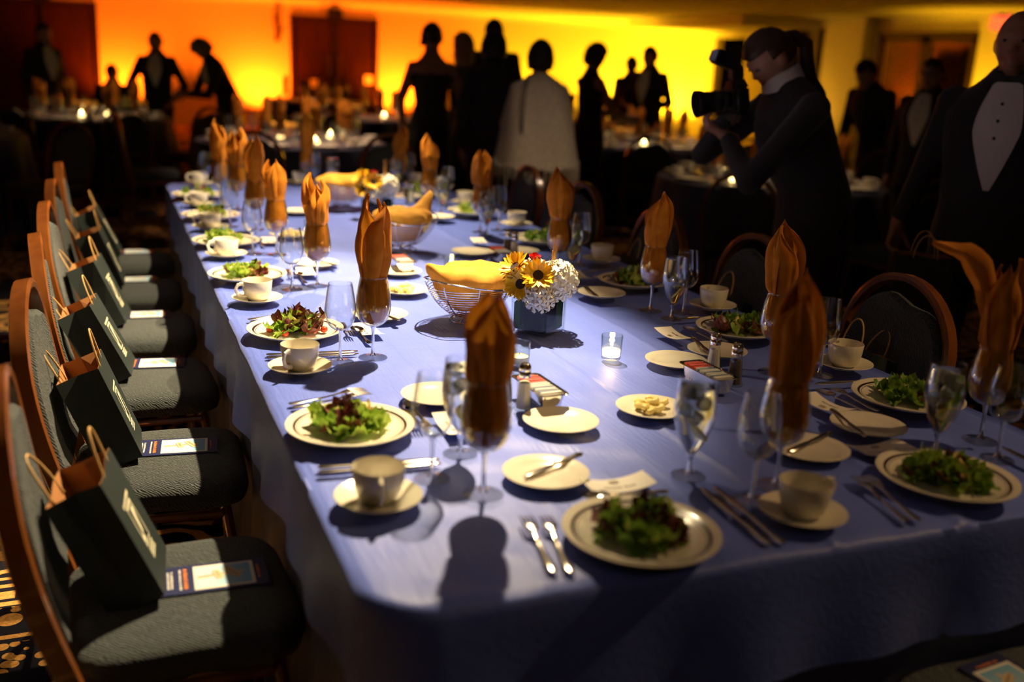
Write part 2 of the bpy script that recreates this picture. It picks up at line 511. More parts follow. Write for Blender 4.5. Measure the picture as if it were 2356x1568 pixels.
beads2 = mth('MULTIPLY', band(0.925, .02), mth('LESS_THAN', rep(X, 0.085), 0.33))
dx = rep(X, 0.16); dots = mth('LESS_THAN', mth('ADD', mth('POWER', mth('MULTIPLY', dx, 0.16), 2.0), mth('POWER', mth('SUBTRACT', yy, 0.29), 2.0)), 0.0011)
# acanthus scrolls in the wide band
vec = nd('ShaderNodeCombineXYZ'); L.new(mth('MULTIPLY', X, 1.0), vec.inputs[0]); L.new(yy, vec.inputs[1])
wv = nd('ShaderNodeTexWave', wave_type='RINGS', rings_direction='Z'); wv.inputs['Scale'].default_value = 3.4; wv.inputs['Distortion'].default_value = 9.0
wv.inputs['Detail'].default_value = 1.5; wv.inputs['Detail Scale'].default_value = 1.6
L.new(vec.outputs[0], wv.inputs['Vector'])
scroll = mth('MULTIPLY', mth('GREATER_THAN', wv.outputs['Fac'], 0.60), band(0.665, .105))
vo = nd('ShaderNodeTexVoronoi'); vo.inputs['Scale'].default_value = 24; L.new(vec.outputs[0], vo.inputs['Vector'])
ros = mth('MULTIPLY', mth('LESS_THAN', vo.outputs['Distance'], 0.40), band(0.10, .07))
vo2 = nd('ShaderNodeTexVoronoi'); vo2.inputs['Scale'].default_value = 30; L.new(vec.outputs[0], vo2.inputs['Vector'])
mix2 = mth('MULTIPLY', mth('LESS_THAN', vo2.outputs['Distance'], 0.45), band(0.33, .03))
# small motifs scattered in the plain field
sx = rep(X, 0.30); sy = rep(mth('ADD', yy, mth('MULTIPLY', mth('FLOOR', mth('DIVIDE', mth('ADD', X, 30.0), 0.30)), 0.09)), 0.18)
motif = mth('MULTIPLY', mth('LESS_THAN', mth('ADD', mth('MULTIPLY', sx, 0.9), sy), 0.20), band(1.28, .25))
tot = lines
for t_ in (beads, beads2, dots, scroll, ros, mix2, motif): tot = mth('MAXIMUM', tot, t_)
nz = nd('ShaderNodeTexNoise'); nz.inputs['Scale'].default_value = 90; nz.inputs['Detail'].default_value = 3
L.new(tc.outputs['Object'], nz.inputs['Vector'])
gold = nd('ShaderNodeValToRGB'); gold.color_ramp.elements[0].position = 0.3; gold.color_ramp.elements[1].position = 0.7
gold.color_ramp.elements[0].color = (0.66, 0.26, 0.05, 1); gold.color_ramp.elements[1].color = (0.92, 0.52, 0.16, 1)
L.new(nz.outputs['Fac'], gold.inputs['Fac'])
cm = nd('ShaderNodeMix', data_type='RGBA'); L.new(tot, cm.inputs['Factor'])
cm.inputs['A'].default_value = (0.014, 0.014, 0.024, 1); L.new(gold.outputs['Color'], cm.inputs['B'])
L.new(cm.outputs['Result'], b.inputs['Base Color'])
bp = nd('ShaderNodeBump'); bp.inputs['Strength'].default_value = 0.6; bp.inputs['Distance'].default_value = 0.004
n2 = nd('ShaderNodeTexNoise'); n2.inputs['Scale'].default_value = 420; L.new(tc.outputs['Object'], n2.inputs['Vector'])
L.new(n2.outputs['Fac'], bp.inputs['Height']); L.new(bp.outputs['Normal'], b.inputs['Normal'])
# ================================================================== the room
def boxmesh(name, x0, x1, y0, y1, z0, z1, m, bev=0.0):
    V, F = rbox(x1 - x0, y1 - y0, z1 - z0, bev)
    c = ((x0 + x1) / 2, (y0 + y1) / 2, (z0 + z1) / 2)
    return mesh(name, ([(v[0] + c[0], v[1] + c[1], v[2] + c[2]) for v in V], F), m)

CZ = 2.65
struct('floor', boxmesh('floor', -9, 16.5, -4, 22.3, -0.1, 0, m_carpet), 'navy carpet with gold scrollwork bands')
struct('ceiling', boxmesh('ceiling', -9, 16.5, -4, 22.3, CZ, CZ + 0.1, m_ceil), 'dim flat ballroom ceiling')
mb = MB()
for x0, x1, z0 in ((-9, -2.0, 0), (-2.0, -0.03, 2.30), (-0.03, 3.70, 0), (3.70, 5.57, 2.30), (5.57, 14.2, 0)):
    mb.add(rbox(x1 - x0, 0.2, CZ - z0), 0, Matrix.Translation(((x0 + x1) / 2, 22.1, (z0 + CZ) / 2)))
struct('wall_back', mesh('wall_back', mb, m_wall), 'cream far wall washed with orange and yellow light')
struct('wall_left', boxmesh('wall_left', -9.2, -9, -4, 22.3, 0, CZ, m_wall), 'plain side wall of the ballroom')
struct('wall_rear', boxmesh('wall_rear', -9, 16.5, -4.2, -4, 0, CZ, m_wall), 'plain wall at the near end of the ballroom')
prof = [(0, 0), (0, 0.17), (-0.16, 0.17), (-0.16, 0.14), (-0.11, 0.10), (-0.05, 0.06), (-0.03, 0.0)]
V, F = loft([[(-9, 22 + a, 2.47 + c) for a, c in prof], [(13.4, 22 + a, 2.47 + c) for a, c in prof]])
struct('trim_1', mesh('cornice', (V, F), m_trim, smooth=False), 'stepped cream cornice along the far wall')

def double_door(n, x0, x1, label, plates):
    d = thing('door_%d' % n, label, None, ((x0 + x1) / 2, 22.0, 0)); d['kind'] = 'structure'
    w = (x1 - x0)
    for s in (-1, 1):
        V, F = rbox(w / 2 - 0.06, 0.05, 2.20, 0.004)
        leaf = obj('door_leaf', mesh('door_leaf', (V, F), m_door), d, (s * (w / 4 - 0.015), 0.03, 1.11))
        V, F = rbox(0.07, 0.012, 0.46, 0.004)
        obj('push_plate', mesh('push_plate', (V, F), m_brass), leaf, (-s * (w / 4 - 0.12), -0.032, 0.20))
    fr = MB()
    fr.add(rbox(0.07, 0.1, 2.30), 0, Matrix.Translation((-w / 2 + 0.0, 0, 1.15)))
    fr.add(rbox(0.07, 0.1, 2.30), 0, Matrix.Translation((w / 2 - 0.0, 0, 1.15)))
    fr.add(rbox(w + 0.07, 0.1, 0.07), 0, Matrix.Translation((0, 0, 2.265)))
    obj('door_frame', mesh('door_frame', fr, m_door), d)
    obj('centre_post', mesh('centre_post', rbox(0.05, 0.06, 2.22, 0.004), m_frame), d, (0, 0.0, 1.11))
    obj('overhead_box', mesh('overhead_box', rbox(0.30, 0.14, 0.20, 0.01), m_frame), d, (0, -0.07, 2.36))
    for px, pz, pw, ph in plates:
        obj('notice', mesh('notice', rbox(pw, 0.006, ph), m_white), d, (px, -0.02 if abs(px) < w / 2 else -0.01, pz))
double_door(1, -1.95, -0.08, 'dark mahogany double doors beside the seated guest', [])
double_door(2, 3.73, 5.54, 'dark mahogany double doors between two glowing uplights', [(-0.44, 0.92, 0.15, 0.17), (0.74, 1.04, 0.18, 0.18)])

# wall sconce on the back wall
t = thing('wall_sconce', 'slim wall sconce beside the middle double doors', 'sconce', (3.42, 21.98, 2.02))
obj('sconce_body', mesh('sconce_body', loft([[(-0.03, 0, -0.26), (0.03, 0, -0.26), (0.025, -0.05, -0.26), (-0.025, -0.05, -0.26)], [(-0.07, 0, 0.26), (0.07, 0, 0.26), (0.05, -0.10, 0.26), (-0.05, -0.10, 0.26)]]), m_drape), t)
obj('sconce_cap', mesh('sconce_cap', rbox(0.12, 0.09, 0.02, 0.004), m_brass), t, (0, -0.045, -0.27))

# right wall at x = 13.4 with openings
mb = MB()
def seg(y0, y1, z0=0.0, x=13.5, th=0.2):
    mb.add(rbox(th, y1 - y0, CZ - z0), 0, Matrix.Translation((x, (y0 + y1) / 2, (z0 + CZ) / 2)))
seg(20.88, 22.2); seg(19.67, 20.88, 2.32); seg(17.4, 19.67); seg(16.7, 17.4, 2.5); seg(15.4, 16.7); seg(13.05, 15.4, 2.36); seg(-4, 13.05)
struct('wall_right', mesh('wall_right', mb, m_wall), 'cream side wall with doorways and a pilaster')
struct('trim_2', boxmesh('pilaster', 13.16, 13.42, 15.55, 16.68, 0, CZ, m_trim, 0.01), 'broad cream pilaster lit yellow beside the glass doors')
struct('trim_3', boxmesh('soffit', 11.6, 13.4, 17.2, 22.0, 2.44, CZ, m_trim, 0.01), 'dropped soffit in the far corner')
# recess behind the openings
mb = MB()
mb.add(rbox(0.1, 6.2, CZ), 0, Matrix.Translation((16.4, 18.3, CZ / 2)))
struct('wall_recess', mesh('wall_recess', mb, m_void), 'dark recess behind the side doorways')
struct('wall_corridor', boxmesh('wall_corridor', 15.9, 16.0, 12.2, 15.2, 0, CZ, m_corr), 'orange lit corridor wall behind the glass doors')
# pleated drape
rings = []
for z in (0.02, 1.3, CZ - 0.02):
    rings.append([(13.32 + 0.05 * math.sin(k * 1.9) - 0.02, 17.42 + 0.58 * k / 40, z) for k in range(41)])
me = mesh('drape', loft(rings, cap=False, closed=False), m_drape, angle=80)
dr = tag(obj('drape', me), 'brown pleated drape hanging on the side wall', 'drape')
sm = dr.modifiers.new('thick', 'SOLIDIFY'); sm.thickness = 0.01
# glass double doors with black frames
d = thing('door_3', 'black framed glass doors to an orange corridor', None, (13.42, 14.22, 0)); d['kind'] = 'structure'
for yc, wd in ((0.58, 1.12), (-0.58, 1.12)):
    f = MB()
    for s in (-1, 1): f.add(rbox(0.06, 0.10, 2.32), 0, Matrix.Translation((0, yc + s * (wd / 2 - 0.05), 1.17)))
    f.add(rbox(0.06, wd, 0.14), 0, Matrix.Translation((0, yc, 2.27))); f.add(rbox(0.06, wd, 0.25), 0, Matrix.Translation((0, yc, 0.13)))
    leaf = obj('door_leaf', mesh('door_leaf', f, m_frame), d)
    obj('pane', mesh('pane', rbox(0.01, wd - 0.2, 1.96), m_thick), leaf, (0, yc, 1.23))
    obj('pull_handle', mesh('pull_handle', tube([(-0.05, yc * 0.28, 0.9), (-0.09, yc * 0.28, 0.95), (-0.09, yc * 0.28, 1.3), (-0.05, yc * 0.28, 1.35)], 0.014), m_chrome), leaf)
obj('header', mesh('header', rbox(0.09, 2.34, 0.07), m_frame), d, (-0.02, 0, 2.34))
spot('corridor_lamp', (14.6, 14.0, 2.5), (16.0, 13.9, 0.9), 130, (1.0, 0.50, 0.12), 120, 0.8, 0.1)
t = thing('exit_sign', 'small glowing yellow exit sign down the corridor', 'exit sign', (15.7, 14.33, 2.18))
obj('sign_face', mesh('sign_face', rbox(0.04, 0.34, 0.17, 0.005), m_exity), t)
obj('sign_bracket', mesh('sign_bracket', rbox(0.03, 0.04, 0.3), m_frame), t, (0, 0, 0.2))
t = thing('exit_sign', 'red exit sign high beside the bald man', 'exit sign', (13.34, 12.62, 2.50))
obj('sign_case', mesh('sign_case', rbox(0.06, 0.36, 0.2, 0.008), m_exit), t)
V, F = text_vf('EXIT', 0.15)
obj('lettering', mesh('lettering', ([(-0.032, -x, y) for x, y, z in V], F), m_paperw, smooth=False), t)
obj('sign_mount', mesh('sign_mount', rbox(0.05, 0.06, 0.08), m_frame), t, (0.02, 0, 0.12))

# uplights on the carpet along the walls
def uplight(x, y, tgt, power, col, label, ang=62):
    t = thing('uplight', label, 'uplight', (x, y, 0), 0 if False else (0, 0, 0), 'uplights along the walls')
    obj('can', mesh('can', lathe([(0, 0.02), (0.11, 0.02), (0.12, 0.06), (0.12, 0.26), (0.105, 0.26), (0.10, 0.22), (0, 0.22)], 20), m_frame), t)
    obj('lens', mesh('lens', lathe([(0, 0.23), (0.098, 0.23), (0.098, 0.235), (0, 0.235)], 20), m_lamp), t)
    for s in (-1, 1):
        obj('foot', mesh('foot', rbox(0.03, 0.22, 0.02, 0.004), m_frame), t, (s * 0.08, 0, 0.01))
    spot('uplight_lamp', (x, y, 0.27), tgt, power, col, ang, 0.9, 0.05)
OR = (1.0, 0.125, 0.003); YE = (1.0, 0.50, 0.008)
for i, (x, pw, c, lb) in enumerate(((0.35, 640, OR, 'uplight throwing orange light beside the left double doors'), (3.05, 900, OR, 'uplight glowing yellow left of the middle double doors'),
        (6.05, 900, OR, 'uplight glowing yellow right of the middle double doors'), (8.9, 460, YE, 'uplight lighting the yellow wall behind the woman in the shawl'), (11.1, 700, YE, 'uplight lighting the yellow wall behind the sleeveless woman'), (13.0, 900, YE, 'brightest yellow uplight in the far corner of the wall'))):
    uplight(x, 21.35, (x, 22.06, 1.9), pw, c, lb, 125)
uplight(12.8, 12.75, (13.42, 12.75, 2.0), 420, YE, 'uplight behind the bald man beside the glass doors', 100)
uplight(12.3, 17.2, (13.3, 16.1, 1.6), 90, (1.0, 0.5, 0.03), 'dim uplight at the foot of the pilaster', 80)

# ceiling downlight housings over the table
for (x, y), lb in (((1.25, 3.10), 'recessed downlight over the middle of the long table'), ((1.25, 4.90), 'recessed downlight over the far half of the long table')):
    t = thing('downlight', lb, 'downlight', (x, y, CZ))
    obj('trim_ring', mesh('trim_ring', lathe([(0.05, 0.0), (0.09, 0.0), (0.09, -0.008), (0.055, -0.02), (0.05, -0.008), (0.05, 0.0)], 24), m_trim), t)
    obj('reflector', mesh('reflector', lathe([(0.05, -0.002), (0.0, -0.004)], 24), m_chrome), t)

# ================================================================== the long table
TX0, TX1, TY0, TY1, TZ = 0.315, 1.925, 1.215, 6.16, 0.76
RC = 0.10
def wrinkle(x, y):
    h = 0.0
    def crease(d, a, s=0.007): return a * math.exp(-(d / s) ** 2)
    h += crease(x - 1.105 - 0.008 * math.sin(y * 2), 0.0055, 0.010) + crease(x - 1.405 + 0.01 * math.sin(y * 1.3), 0.0060, 0.016) + crease(x - 0.70, 0.0010) - 0.012 * min(1.0, max(0.0, x - 1.40) / 0.10)
    for yc, a in ((1.895, 0.0018), (2.53, 0.0020), (3.16, 0.0016), (3.80, 0.0018), (4.45, 0.0018), (5.1, 0.0018), (5.7, 0.0014)):
        h += crease(y - yc - 0.01 * math.sin(x * 3), a, 0.006)
    h += 0.0045 * noise.noise((x * 5.0, y * 2.2, 0.3)) + 0.0020 * noise.noise((x * 18, y * 5, 4.1)) + 0.0022 * noise.noise((x * 9 - y * 5, y * 9 + x * 4, 7.0))
    h += 0.0055 * max(0, noise.noise((x * 4 + y * 8, y * 1.5 - x * 2, 9.0)))
    return max(-0.012, min(h, 0.0085)) - 0.0055
NX, NY = 230, 520
grid = []
def rounded(x, y):
    for cx, sx in ((TX0 + RC, -1), (TX1 - RC, 1)):
        for cy, sy in ((TY0 + RC, -1), (TY1 - RC, 1)):
            if (x - cx) * sx > 0 and (y - cy) * sy > 0:
                dx, dy = abs(x - cx), abs(y - cy)
                m = max(dx, dy); l = math.hypot(dx, dy)
                if l > 1e-9: return cx + (x - cx) * m / l, cy + (y - cy) * m / l
    return x, y
V = []
for j in range(NY + 1):
    for i in range(NX + 1):
        x, y = rounded(TX0 + (TX1 - TX0) * i / NX, TY0 + (TY1 - TY0) * j / NY)
        e = min(x - TX0, TX1 - x, y - TY0, TY1 - y)
        V.append((x, y, TZ + wrinkle(x, y) - (0.004 * (1 - e / 0.012) ** 2 if e < 0.012 else 0)))
F = [(j * (NX + 1) + i, j * (NX + 1) + i + 1, (j + 1) * (NX + 1) + i + 1, (j + 1) * (NX + 1) + i) for j in range(NY) for i in range(NX)]
per = [i for i in range(NX)] + [j * (NX + 1) + NX for j in range(NY)] + [NY * (NX + 1) + i for i in range(NX, 0, -1)] + [j * (NX + 1) for j in range(NY, 0, -1)]
P = [Vector(V[i]) for i in per]
n = len(P)
Nn = []
for k in range(n):
    t_ = P[(k + 1) % n] - P[k - 1]; t_.z = 0; t_.normalize(); Nn.append(Vector((t_.y, -t_.x, 0)))
arc = [0.0]
for k in range(n): arc.append(arc[-1] + (P[(k + 1) % n] - P[k]).length)
prev = per
def drop(rows, hem, amp, base, sd):
    global V, F
    prev = base
    out = []
    for r_, (dz, off) in enumerate(rows):
        idx = list(range(len(V), len(V) + n))
        for k in range(n):
            s = arc[k]
            pl = (math.sin(s * 9 + 2.0 * math.sin(s * 2.1 + sd)) * 0.5 + 0.5 * math.sin(s * 23 + sd)) * amp * (dz / hem) ** 1.2
            hz = hem + 0.02 * math.sin(s * 1.3 + sd) if r_ == len(rows) - 1 and hem < 0.5 else dz
            p = P[k] + Nn[k] * (off + max(pl, -off * 0.7) + 0.004)
            V.append((p.x, p.y, TZ - 0.004 - hz))
        if prev is not None:
            F += [(prev[k], idx[k], idx[(k + 1) % n], prev[(k + 1) % n]) for k in range(n)]
        prev = idx
drop([(0.006, 0.006), (0.02, 0.010), (0.06, 0.012), (0.11, 0.014), (0.17, 0.018), (0.21, 0.020)], 0.21, 0.016, per, 0.0)
me = mesh('tablecloth', (V, F), m_blue, angle=80)
o = tag(obj('tablecloth', me), 'long royal blue satin cloth covering the banquet table', 'tablecloth')
V, F = [], []
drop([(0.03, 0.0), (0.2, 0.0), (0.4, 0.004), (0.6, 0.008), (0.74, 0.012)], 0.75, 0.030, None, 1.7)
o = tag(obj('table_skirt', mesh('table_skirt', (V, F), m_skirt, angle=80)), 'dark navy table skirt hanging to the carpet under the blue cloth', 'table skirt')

# ================================================================== chairs
def chair_asm():
    # seat: superellipse cushion with a rounded front
    rings = []
    for z, k in ((0.405, 0.90), (0.412, 0.97), (0.435, 1.0), (0.458, 0.985), (0.472, 0.93), (0.480, 0.80), (0.483, 0.55)):
        ring = []
        for i in range(40):
            a = 2 * PI * i / 40
            c, s = math.cos(a), math.sin(a)
            e = 0.42 if c > 0 else 0.28
            x = 0.02 + 0.215 * k * math.copysign(abs(c) ** e, c); y = 0.225 * k * math.copysign(abs(s) ** 0.36, s) * (1 - 0.05 * (c < 0))
            ring.append((x, y, z))
        rings.append(ring)
    seat = mesh('seat', loft(rings), m_fabric, angle=60)
    def bx(z): return -0.185 - 0.17 * max(0, z - 0.42) - 0.02 * math.sin((z - 0.42) * 6)
    # arch: half width by height
    def arch(w, z0, zc, zt, m=18):
        pts = [(-w, z0 + (zc - z0) * i / 8) for i in range(8)]
        pts += [(-w * math.cos(PI * i / m), zc + (zt - zc) * math.sin(PI * i / m)) for i in range(m + 1)]
        pts += [(w, zc - (zc - z0) * (i + 1) / 8) for i in range(8)]
        return pts
    A = arch(0.222, 0.36, 0.72, 0.945)
    path = [Vector((bx(z), y * (0.92 + 0.08 * min(1, (z - 0.36) / 0.3)), z)) for y, z in A]
    # flat bar section
    V, F = [], []
    for i, p in enumerate(path):
        t_ = (path[min(i + 1, len(path) - 1)] - path[max(i - 1, 0)]).normalized()
        fw = Vector((1, 0, 0.17)).normalized(); sd = t_.cross(fw).normalized()
        for a, c in ((-1, -1), (1, -1), (1.25, 0), (1, 1), (-1, 1), (-1.25, 0)):
            V.append(tuple(p + fw * 0.017 * a + sd * 0.0115 * c))
    m6 = len(path); F = []
    for i in range(m6 - 1):
        for k in range(6): F.append((i * 6 + k, i * 6 + (k + 1) % 6, i * 6 + 6 + (k + 1) % 6, i * 6 + 6 + k))
    F += [tuple(range(5, -1, -1)), tuple(range(m6 * 6 - 6, m6 * 6))]
    frame = mesh('back_frame', (V, F), m_wood, angle=35)
    # pad with a dipped top edge
    B = []
    for y, z in arch(0.196, 0.50, 0.71, 0.905): B.append((y, z))
    rings = []
    for off, k in ((0.018, 0.80), (0.024, 0.95), (0.012, 1.0), (-0.010, 1.0), (-0.020, 0.95), (-0.022, 0.7)):
        rings.append([(bx(0.70 + (z - 0.70) * k) + off, y * k, 0.70 + (z - 0.70) * k - (0.035 * math.exp(-((y - 0.04) / 0.07) ** 2) if z > 0.85 else 0)) for y, z in B])
    pad = mesh('backrest', loft(rings), m_fabric, angle=50)
    parts = [('seat', seat), ('back_frame', frame), ('backrest', pad)]
    for sx, sy in ((1, 1), (1, -1), (-1, 1), (-1, -1)):
        if sx > 0: pts = [(0.17, sy * 0.185, 0.41), (0.185, sy * 0.19, 0.30), (0.20, sy * 0.195, 0.01)]
        else: pts = [(-0.175, sy * 0.20, 0.41), (-0.20, sy * 0.20, 0.25), (-0.25, sy * 0.205, 0.01)]
        leg = mesh('leg', tube(pts, 0.0125, 8), m_wood)
        ft = mesh('foot_cap', lathe([(0, 0), (0.016, 0), (0.016, 0.02), (0, 0.02)], 10), m_darkmetal)
        parts.append(('leg', leg, (0, 0, 0), (0, 0, 0), [('foot_cap', ft, (pts[-1][0], pts[-1][1], 0), (0, 0, 0))]))
    rail = [(-0.185, -0.2, 0.395)] + [(0.19 * math.cos(a) if False else 0.16 + 0.03 * math.sin(PI * k / 8), -0.205 + 0.41 * k / 8, 0.39) for k, a in enumerate([0] * 9)] + [(-0.185, 0.2, 0.395)]
    parts.append(('seat_rail', mesh('seat_rail', tube(rail, 0.011, 8), m_wood)))
    parts.append(('stretcher', mesh('stretcher', tube([(-0.215, -0.2, 0.2), (-0.215, 0.2, 0.2)], 0.008, 8), m_wood)))
    return parts
CHAIR = chair_asm()
ORD = ['nearest', 'second', 'third', 'fourth', 'fifth', 'sixth', 'seventh']
LCH = [(0.07, 1.88), (0.065, 2.60), (0.055, 3.30), (0.05, 3.97), (0.045, 4.64), (0.05, 5.34)]
for i, (x, y) in enumerate(LCH):
    place(CHAIR, 'banquet_chair', '%s arched-back chair in the left row holding a gift bag and brochure' % ORD[i], 'chair', (x, y, 0), random.Random(i).uniform(-0.06, 0.06), 'chairs along the left side of the long table')
RCH = [(1.95, 2.29), (1.93, 3.01), (1.92, 3.70), (1.96, 4.55), (1.98, 5.34)]
for i, (x, y) in enumerate(RCH):
    place(CHAIR, 'banquet_chair', '%s arched-back chair tucked under the right side of the long table' % ORD[i], 'chair', (x, y, 0), PI + random.Random(i + 9).uniform(-0.06, 0.06), 'chairs along the right side of the long table')
place(CHAIR, 'banquet_chair', 'chair tucked under the near end of the long table, brochure on seat', 'chair', (1.47, 0.98, 0), PI / 2)

# ================================================================== gift bags
def bag_asm(lean):
    W, D, H = 0.20, 0.105, 0.255      # y width, x depth, height
    T = Matrix.Rotation(-lean, 4, 'Y')
    def shell(off, m, flip=False):
        x, y = D / 2 - off, W / 2 - off
        mid = 0.022
        def ring(z, fold):
            return [(x, -y, z), (x, -y / 3, z), (x, y / 3, z), (x, y, z), (0, y - fold, z), (-x, y, z), (-x, y / 3, z), (-x, -y / 3, z), (-x, -y, z), (0, -y + fold, z)]
        rings = [ring(0.001 + off, 0), ring(0.06, 0.004), ring(0.16, mid * 0.6), ring(H, mid)]
        V, F = loft(rings, cap=False)
        F.append(tuple(range(10)))
        V = [(v[0], v[1], v[2] + (0.004 * math.sin(v[1] * 40) if v[2] > 0.2 else 0)) for v in V]
        return mesh('bag', ([tuple(T @ Vector(v)) for v in V], F), m, smooth=False, fix=False)
    parts = []
    out = shell(0.0, m_bag); lining = shell(0.0016, m_kraft)
    def handle(xs):
        pts = []
        for k in range(17):
            a = PI * k / 16
            pts.append(T @ Vector((xs + 0.012 * math.sin(a) * (1 if xs > 0 else -1), -0.042 * math.cos(a), H - 0.03 + 0.11 * math.sin(a) ** 0.8)))
        return mesh('handle', tube(pts, 0.0026, 7), m_twine)
    # print on the front panel: frame with a figure, a title row above and small rows below
    pr = MB()
    def q(y0, y1, z0, z1, sh=0.0):
        V = [(D / 2 + 0.0007, y0 + sh * 0, z0), (D / 2 + 0.0007, y1, z0), (D / 2 + 0.0007, y1, z1), (D / 2 + 0.0007, y0, z1)]
        pr.add((V, [(0, 1, 2, 3)]), 0, T)
    rr = random.Random(4)
    y0, y1, z0, z1, b_ = -0.030, 0.030, 0.075, 0.165, 0.0032
    q(y0, y1, z1 - b_ * 2, z1); q(y0, y1, z0, z0 + b_); q(y0, y0 + b_, z0, z1); q(y1 - b_, y1, z0, z1)
    for k in range(9): q(-0.044 + k * 0.0099, -0.044 + k * 0.0099 + rr.uniform(0.006, 0.0085), 0.170, 0.178)
    for r_ in range(3):
        y = -0.028
        while y < 0.026:
            w_ = rr.uniform(0.004, 0.010); q(y, min(y + w_, 0.030), 0.064 - r_ * 0.008, 0.069 - r_ * 0.008); y += w_ + 0.002
    def poly(pts): pr.add(([(D / 2 + 0.0008, a, c) for a, c in pts], [tuple(range(len(pts)))]), 0, T)
    poly([(-0.010, 0.100), (0.002, 0.098), (0.012, 0.148), (0.006, 0.155), (-0.002, 0.150)])
    poly([(0.012, 0.150), (0.024, 0.157), (0.013, 0.128)])
    poly([(-0.004, 0.108), (-0.019, 0.098), (-0.014, 0.092), (0.0, 0.104)])
    poly([(-0.0165 + 0.0095 * math.cos(k * PI / 5), 0.0915 + 0.0095 * math.sin(k * PI / 5)) for k in range(10)])
    poly([(-0.024, 0.088), (-0.014, 0.084), (-0.022, 0.078)])
    prm = mesh('print', pr, m_print, smooth=False, fix=False)
    return [('body', out), ('lining', lining), ('handle', handle(D / 2 - 0.004)), ('handle', handle(-D / 2 + 0.004)), ('print', prm)]
BAGS = [bag_asm(a) for a in (0.40, 0.36, 0.44)]
BAG_UP = bag_asm(0.0)
bgr = 'dark paper gift bags on the chairs'
for i, (x, y) in enumerate(LCH):
    place(BAGS[i % 3], 'gift_bag', 'dark green gift bag on the %s chair of the left row' % ORD[i], 'gift bag', (-0.008 + (0.02 if i == 0 else 0), y + 0.035 + 0.01 * math.sin(i * 2.3), 0.4845), -0.07 + 0.05 * math.sin(i * 1.7), bgr)
for i, (x, y) in enumerate(RCH[:4]):
    place(BAGS[(i + 1) % 3], 'gift_bag', 'dark gift bag with looped handles on the %s chair of the right row' % ORD[i], 'gift bag', (2.02, y + 0.02, 0.4845), PI + 0.1 * math.sin(i * 1.7), bgr)
place(BAG_UP, 'gift_bag', 'dark gift bag hanging from the hand of the bald man', 'gift bag', (2.80, 2.82, 0.645), 0.9, bgr)

# ================================================================== brochures
def brochure_asm():
    Lx, Wy = 0.228, 0.115
    sheet = mesh('cover', rbox(Lx, Wy, 0.0022, 0.0004), m_navyprint, smooth=False)
    def flat(pts, m, z, name): return mesh(name, ([(a, c, z) for a, c in pts], [tuple(range(len(pts)))]), m, smooth=False, fix=False)
    def rect(x0, x1, y0, y1): return [(x0, y0), (x1, y0), (x1, y1), (x0, y1)]
    z = 0.0013
    parts = [('cover', sheet)]
    parts.append(('photo_border', flat(rect(-0.030, 0.088, -0.048, 0.048), m_white, z, 'photo_border')))
    parts.append(('photo_print', flat(rect(-0.023, 0.081, -0.041, 0.041), m_sky, z + 0.0002, 'photo_print')))
    sg = MB()
    def p(pts, m, zz): sg.add(([(a, c, zz) for a, c in pts], [tuple(range(len(pts)))]), m)
    p([(-0.023, 0.004), (-0.023, -0.006), (0.064, 0.004), (0.074, 0.011), (0.062, 0.012)], 0, z + 0.0004)
    p([(-0.023, 0.0045), (-0.023, 0.0015), (0.050, 0.0095), (0.062, 0.0125)], 1, z + 0.0005)
    def sgn(c, ang, l, w):
        ca, sa = math.cos(ang), math.sin(ang)
        for k, (dx, mm, zz) in enumerate(((0.0012, 1, 0.0006), (0.0, 0, 0.0008))):
            pts = [(-l, -w), (l - w, -w), (l, 0), (l - w, w), (-l, w)]
            p([(c[0] + a * ca - b_ * sa - dx, c[1] + a * sa + b_ * ca) for a, b_ in pts], mm, z + zz)
    sgn((0.017, 0.006), PI / 2 + 0.25, 0.020, 0.0075)
    sgn((0.047, 0.006), -PI / 2 + 0.50, 0.026, 0.0080)
    parts.append(('photo_signpost', mesh('photo_signpost', sg, [m_sign, m_signd], smooth=False, fix=False)))
    lt = MB()
    for s, c, ang, size in (('TODAY', (0.0165, 0.005), -PI / 2 + 0.25, 0.0075), ('TOMORROW', (0.045, 0.009), -PI / 2 + 0.50, 0.0078)):
        T = Matrix.Translation((c[0], c[1], z + 0.0011)) @ Matrix.Rotation(ang, 4, 'Z')
        lt.add(text_vf(s, size), 0, T)
    parts.append(('sign_lettering', mesh('sign_lettering', lt, m_ink, smooth=False, fix=False)))
    rr = random.Random(3)
    for nm, m, xs, w_, h_ in (('orange_title', m_orangeink, (-0.046,), 0.040, 0.0072), ('white_line', m_whiteink, (-0.056,), 0.042, 0.004), ('white_line', m_whiteink, (-0.072, -0.079), 0.034, 0.0042), ('orange_line', m_orangeink, (-0.094,), 0.026, 0.0045), ('orange_heading', m_orangeink, (0.096,), 0.028, 0.005)):
        tm = MB()
        for x in xs:
            y = -w_
            while y < w_:
                ww = rr.uniform(0.0016, 0.0034); hh = h_ * rr.uniform(0.75, 1.15)
                tm.add(([(x - h_ / 2, y, z + 0.0003), (x - h_ / 2 + hh, y, z + 0.0003), (x - h_ / 2 + hh, y + ww, z + 0.0003), (x - h_ / 2, y + ww, z + 0.0003)], [(0, 1, 2, 3)]))
                y += ww + (0.0008 if rr.random() < 0.85 else 0.003)
        parts.append((nm, mesh(nm, tm, m, smooth=False, fix=False)))
    return parts
BRO = brochure_asm()
bpos = [(0.142, 1.895, -0.03), (0.118, 2.635, -0.10), (0.090, 3.425, -0.12), (0.080, 4.105, -0.06), (0.070, 4.775, -0.03), (0.085, 5.46, -0.03)]
for i, (x, y, a) in enumerate(bpos):
    place(BRO, 'brochure', 'navy brochure with signpost photo on the %s chair of the left row' % ORD[i], 'brochure', (x, y, 0.4858), a, 'brochures lying on the chair seats')
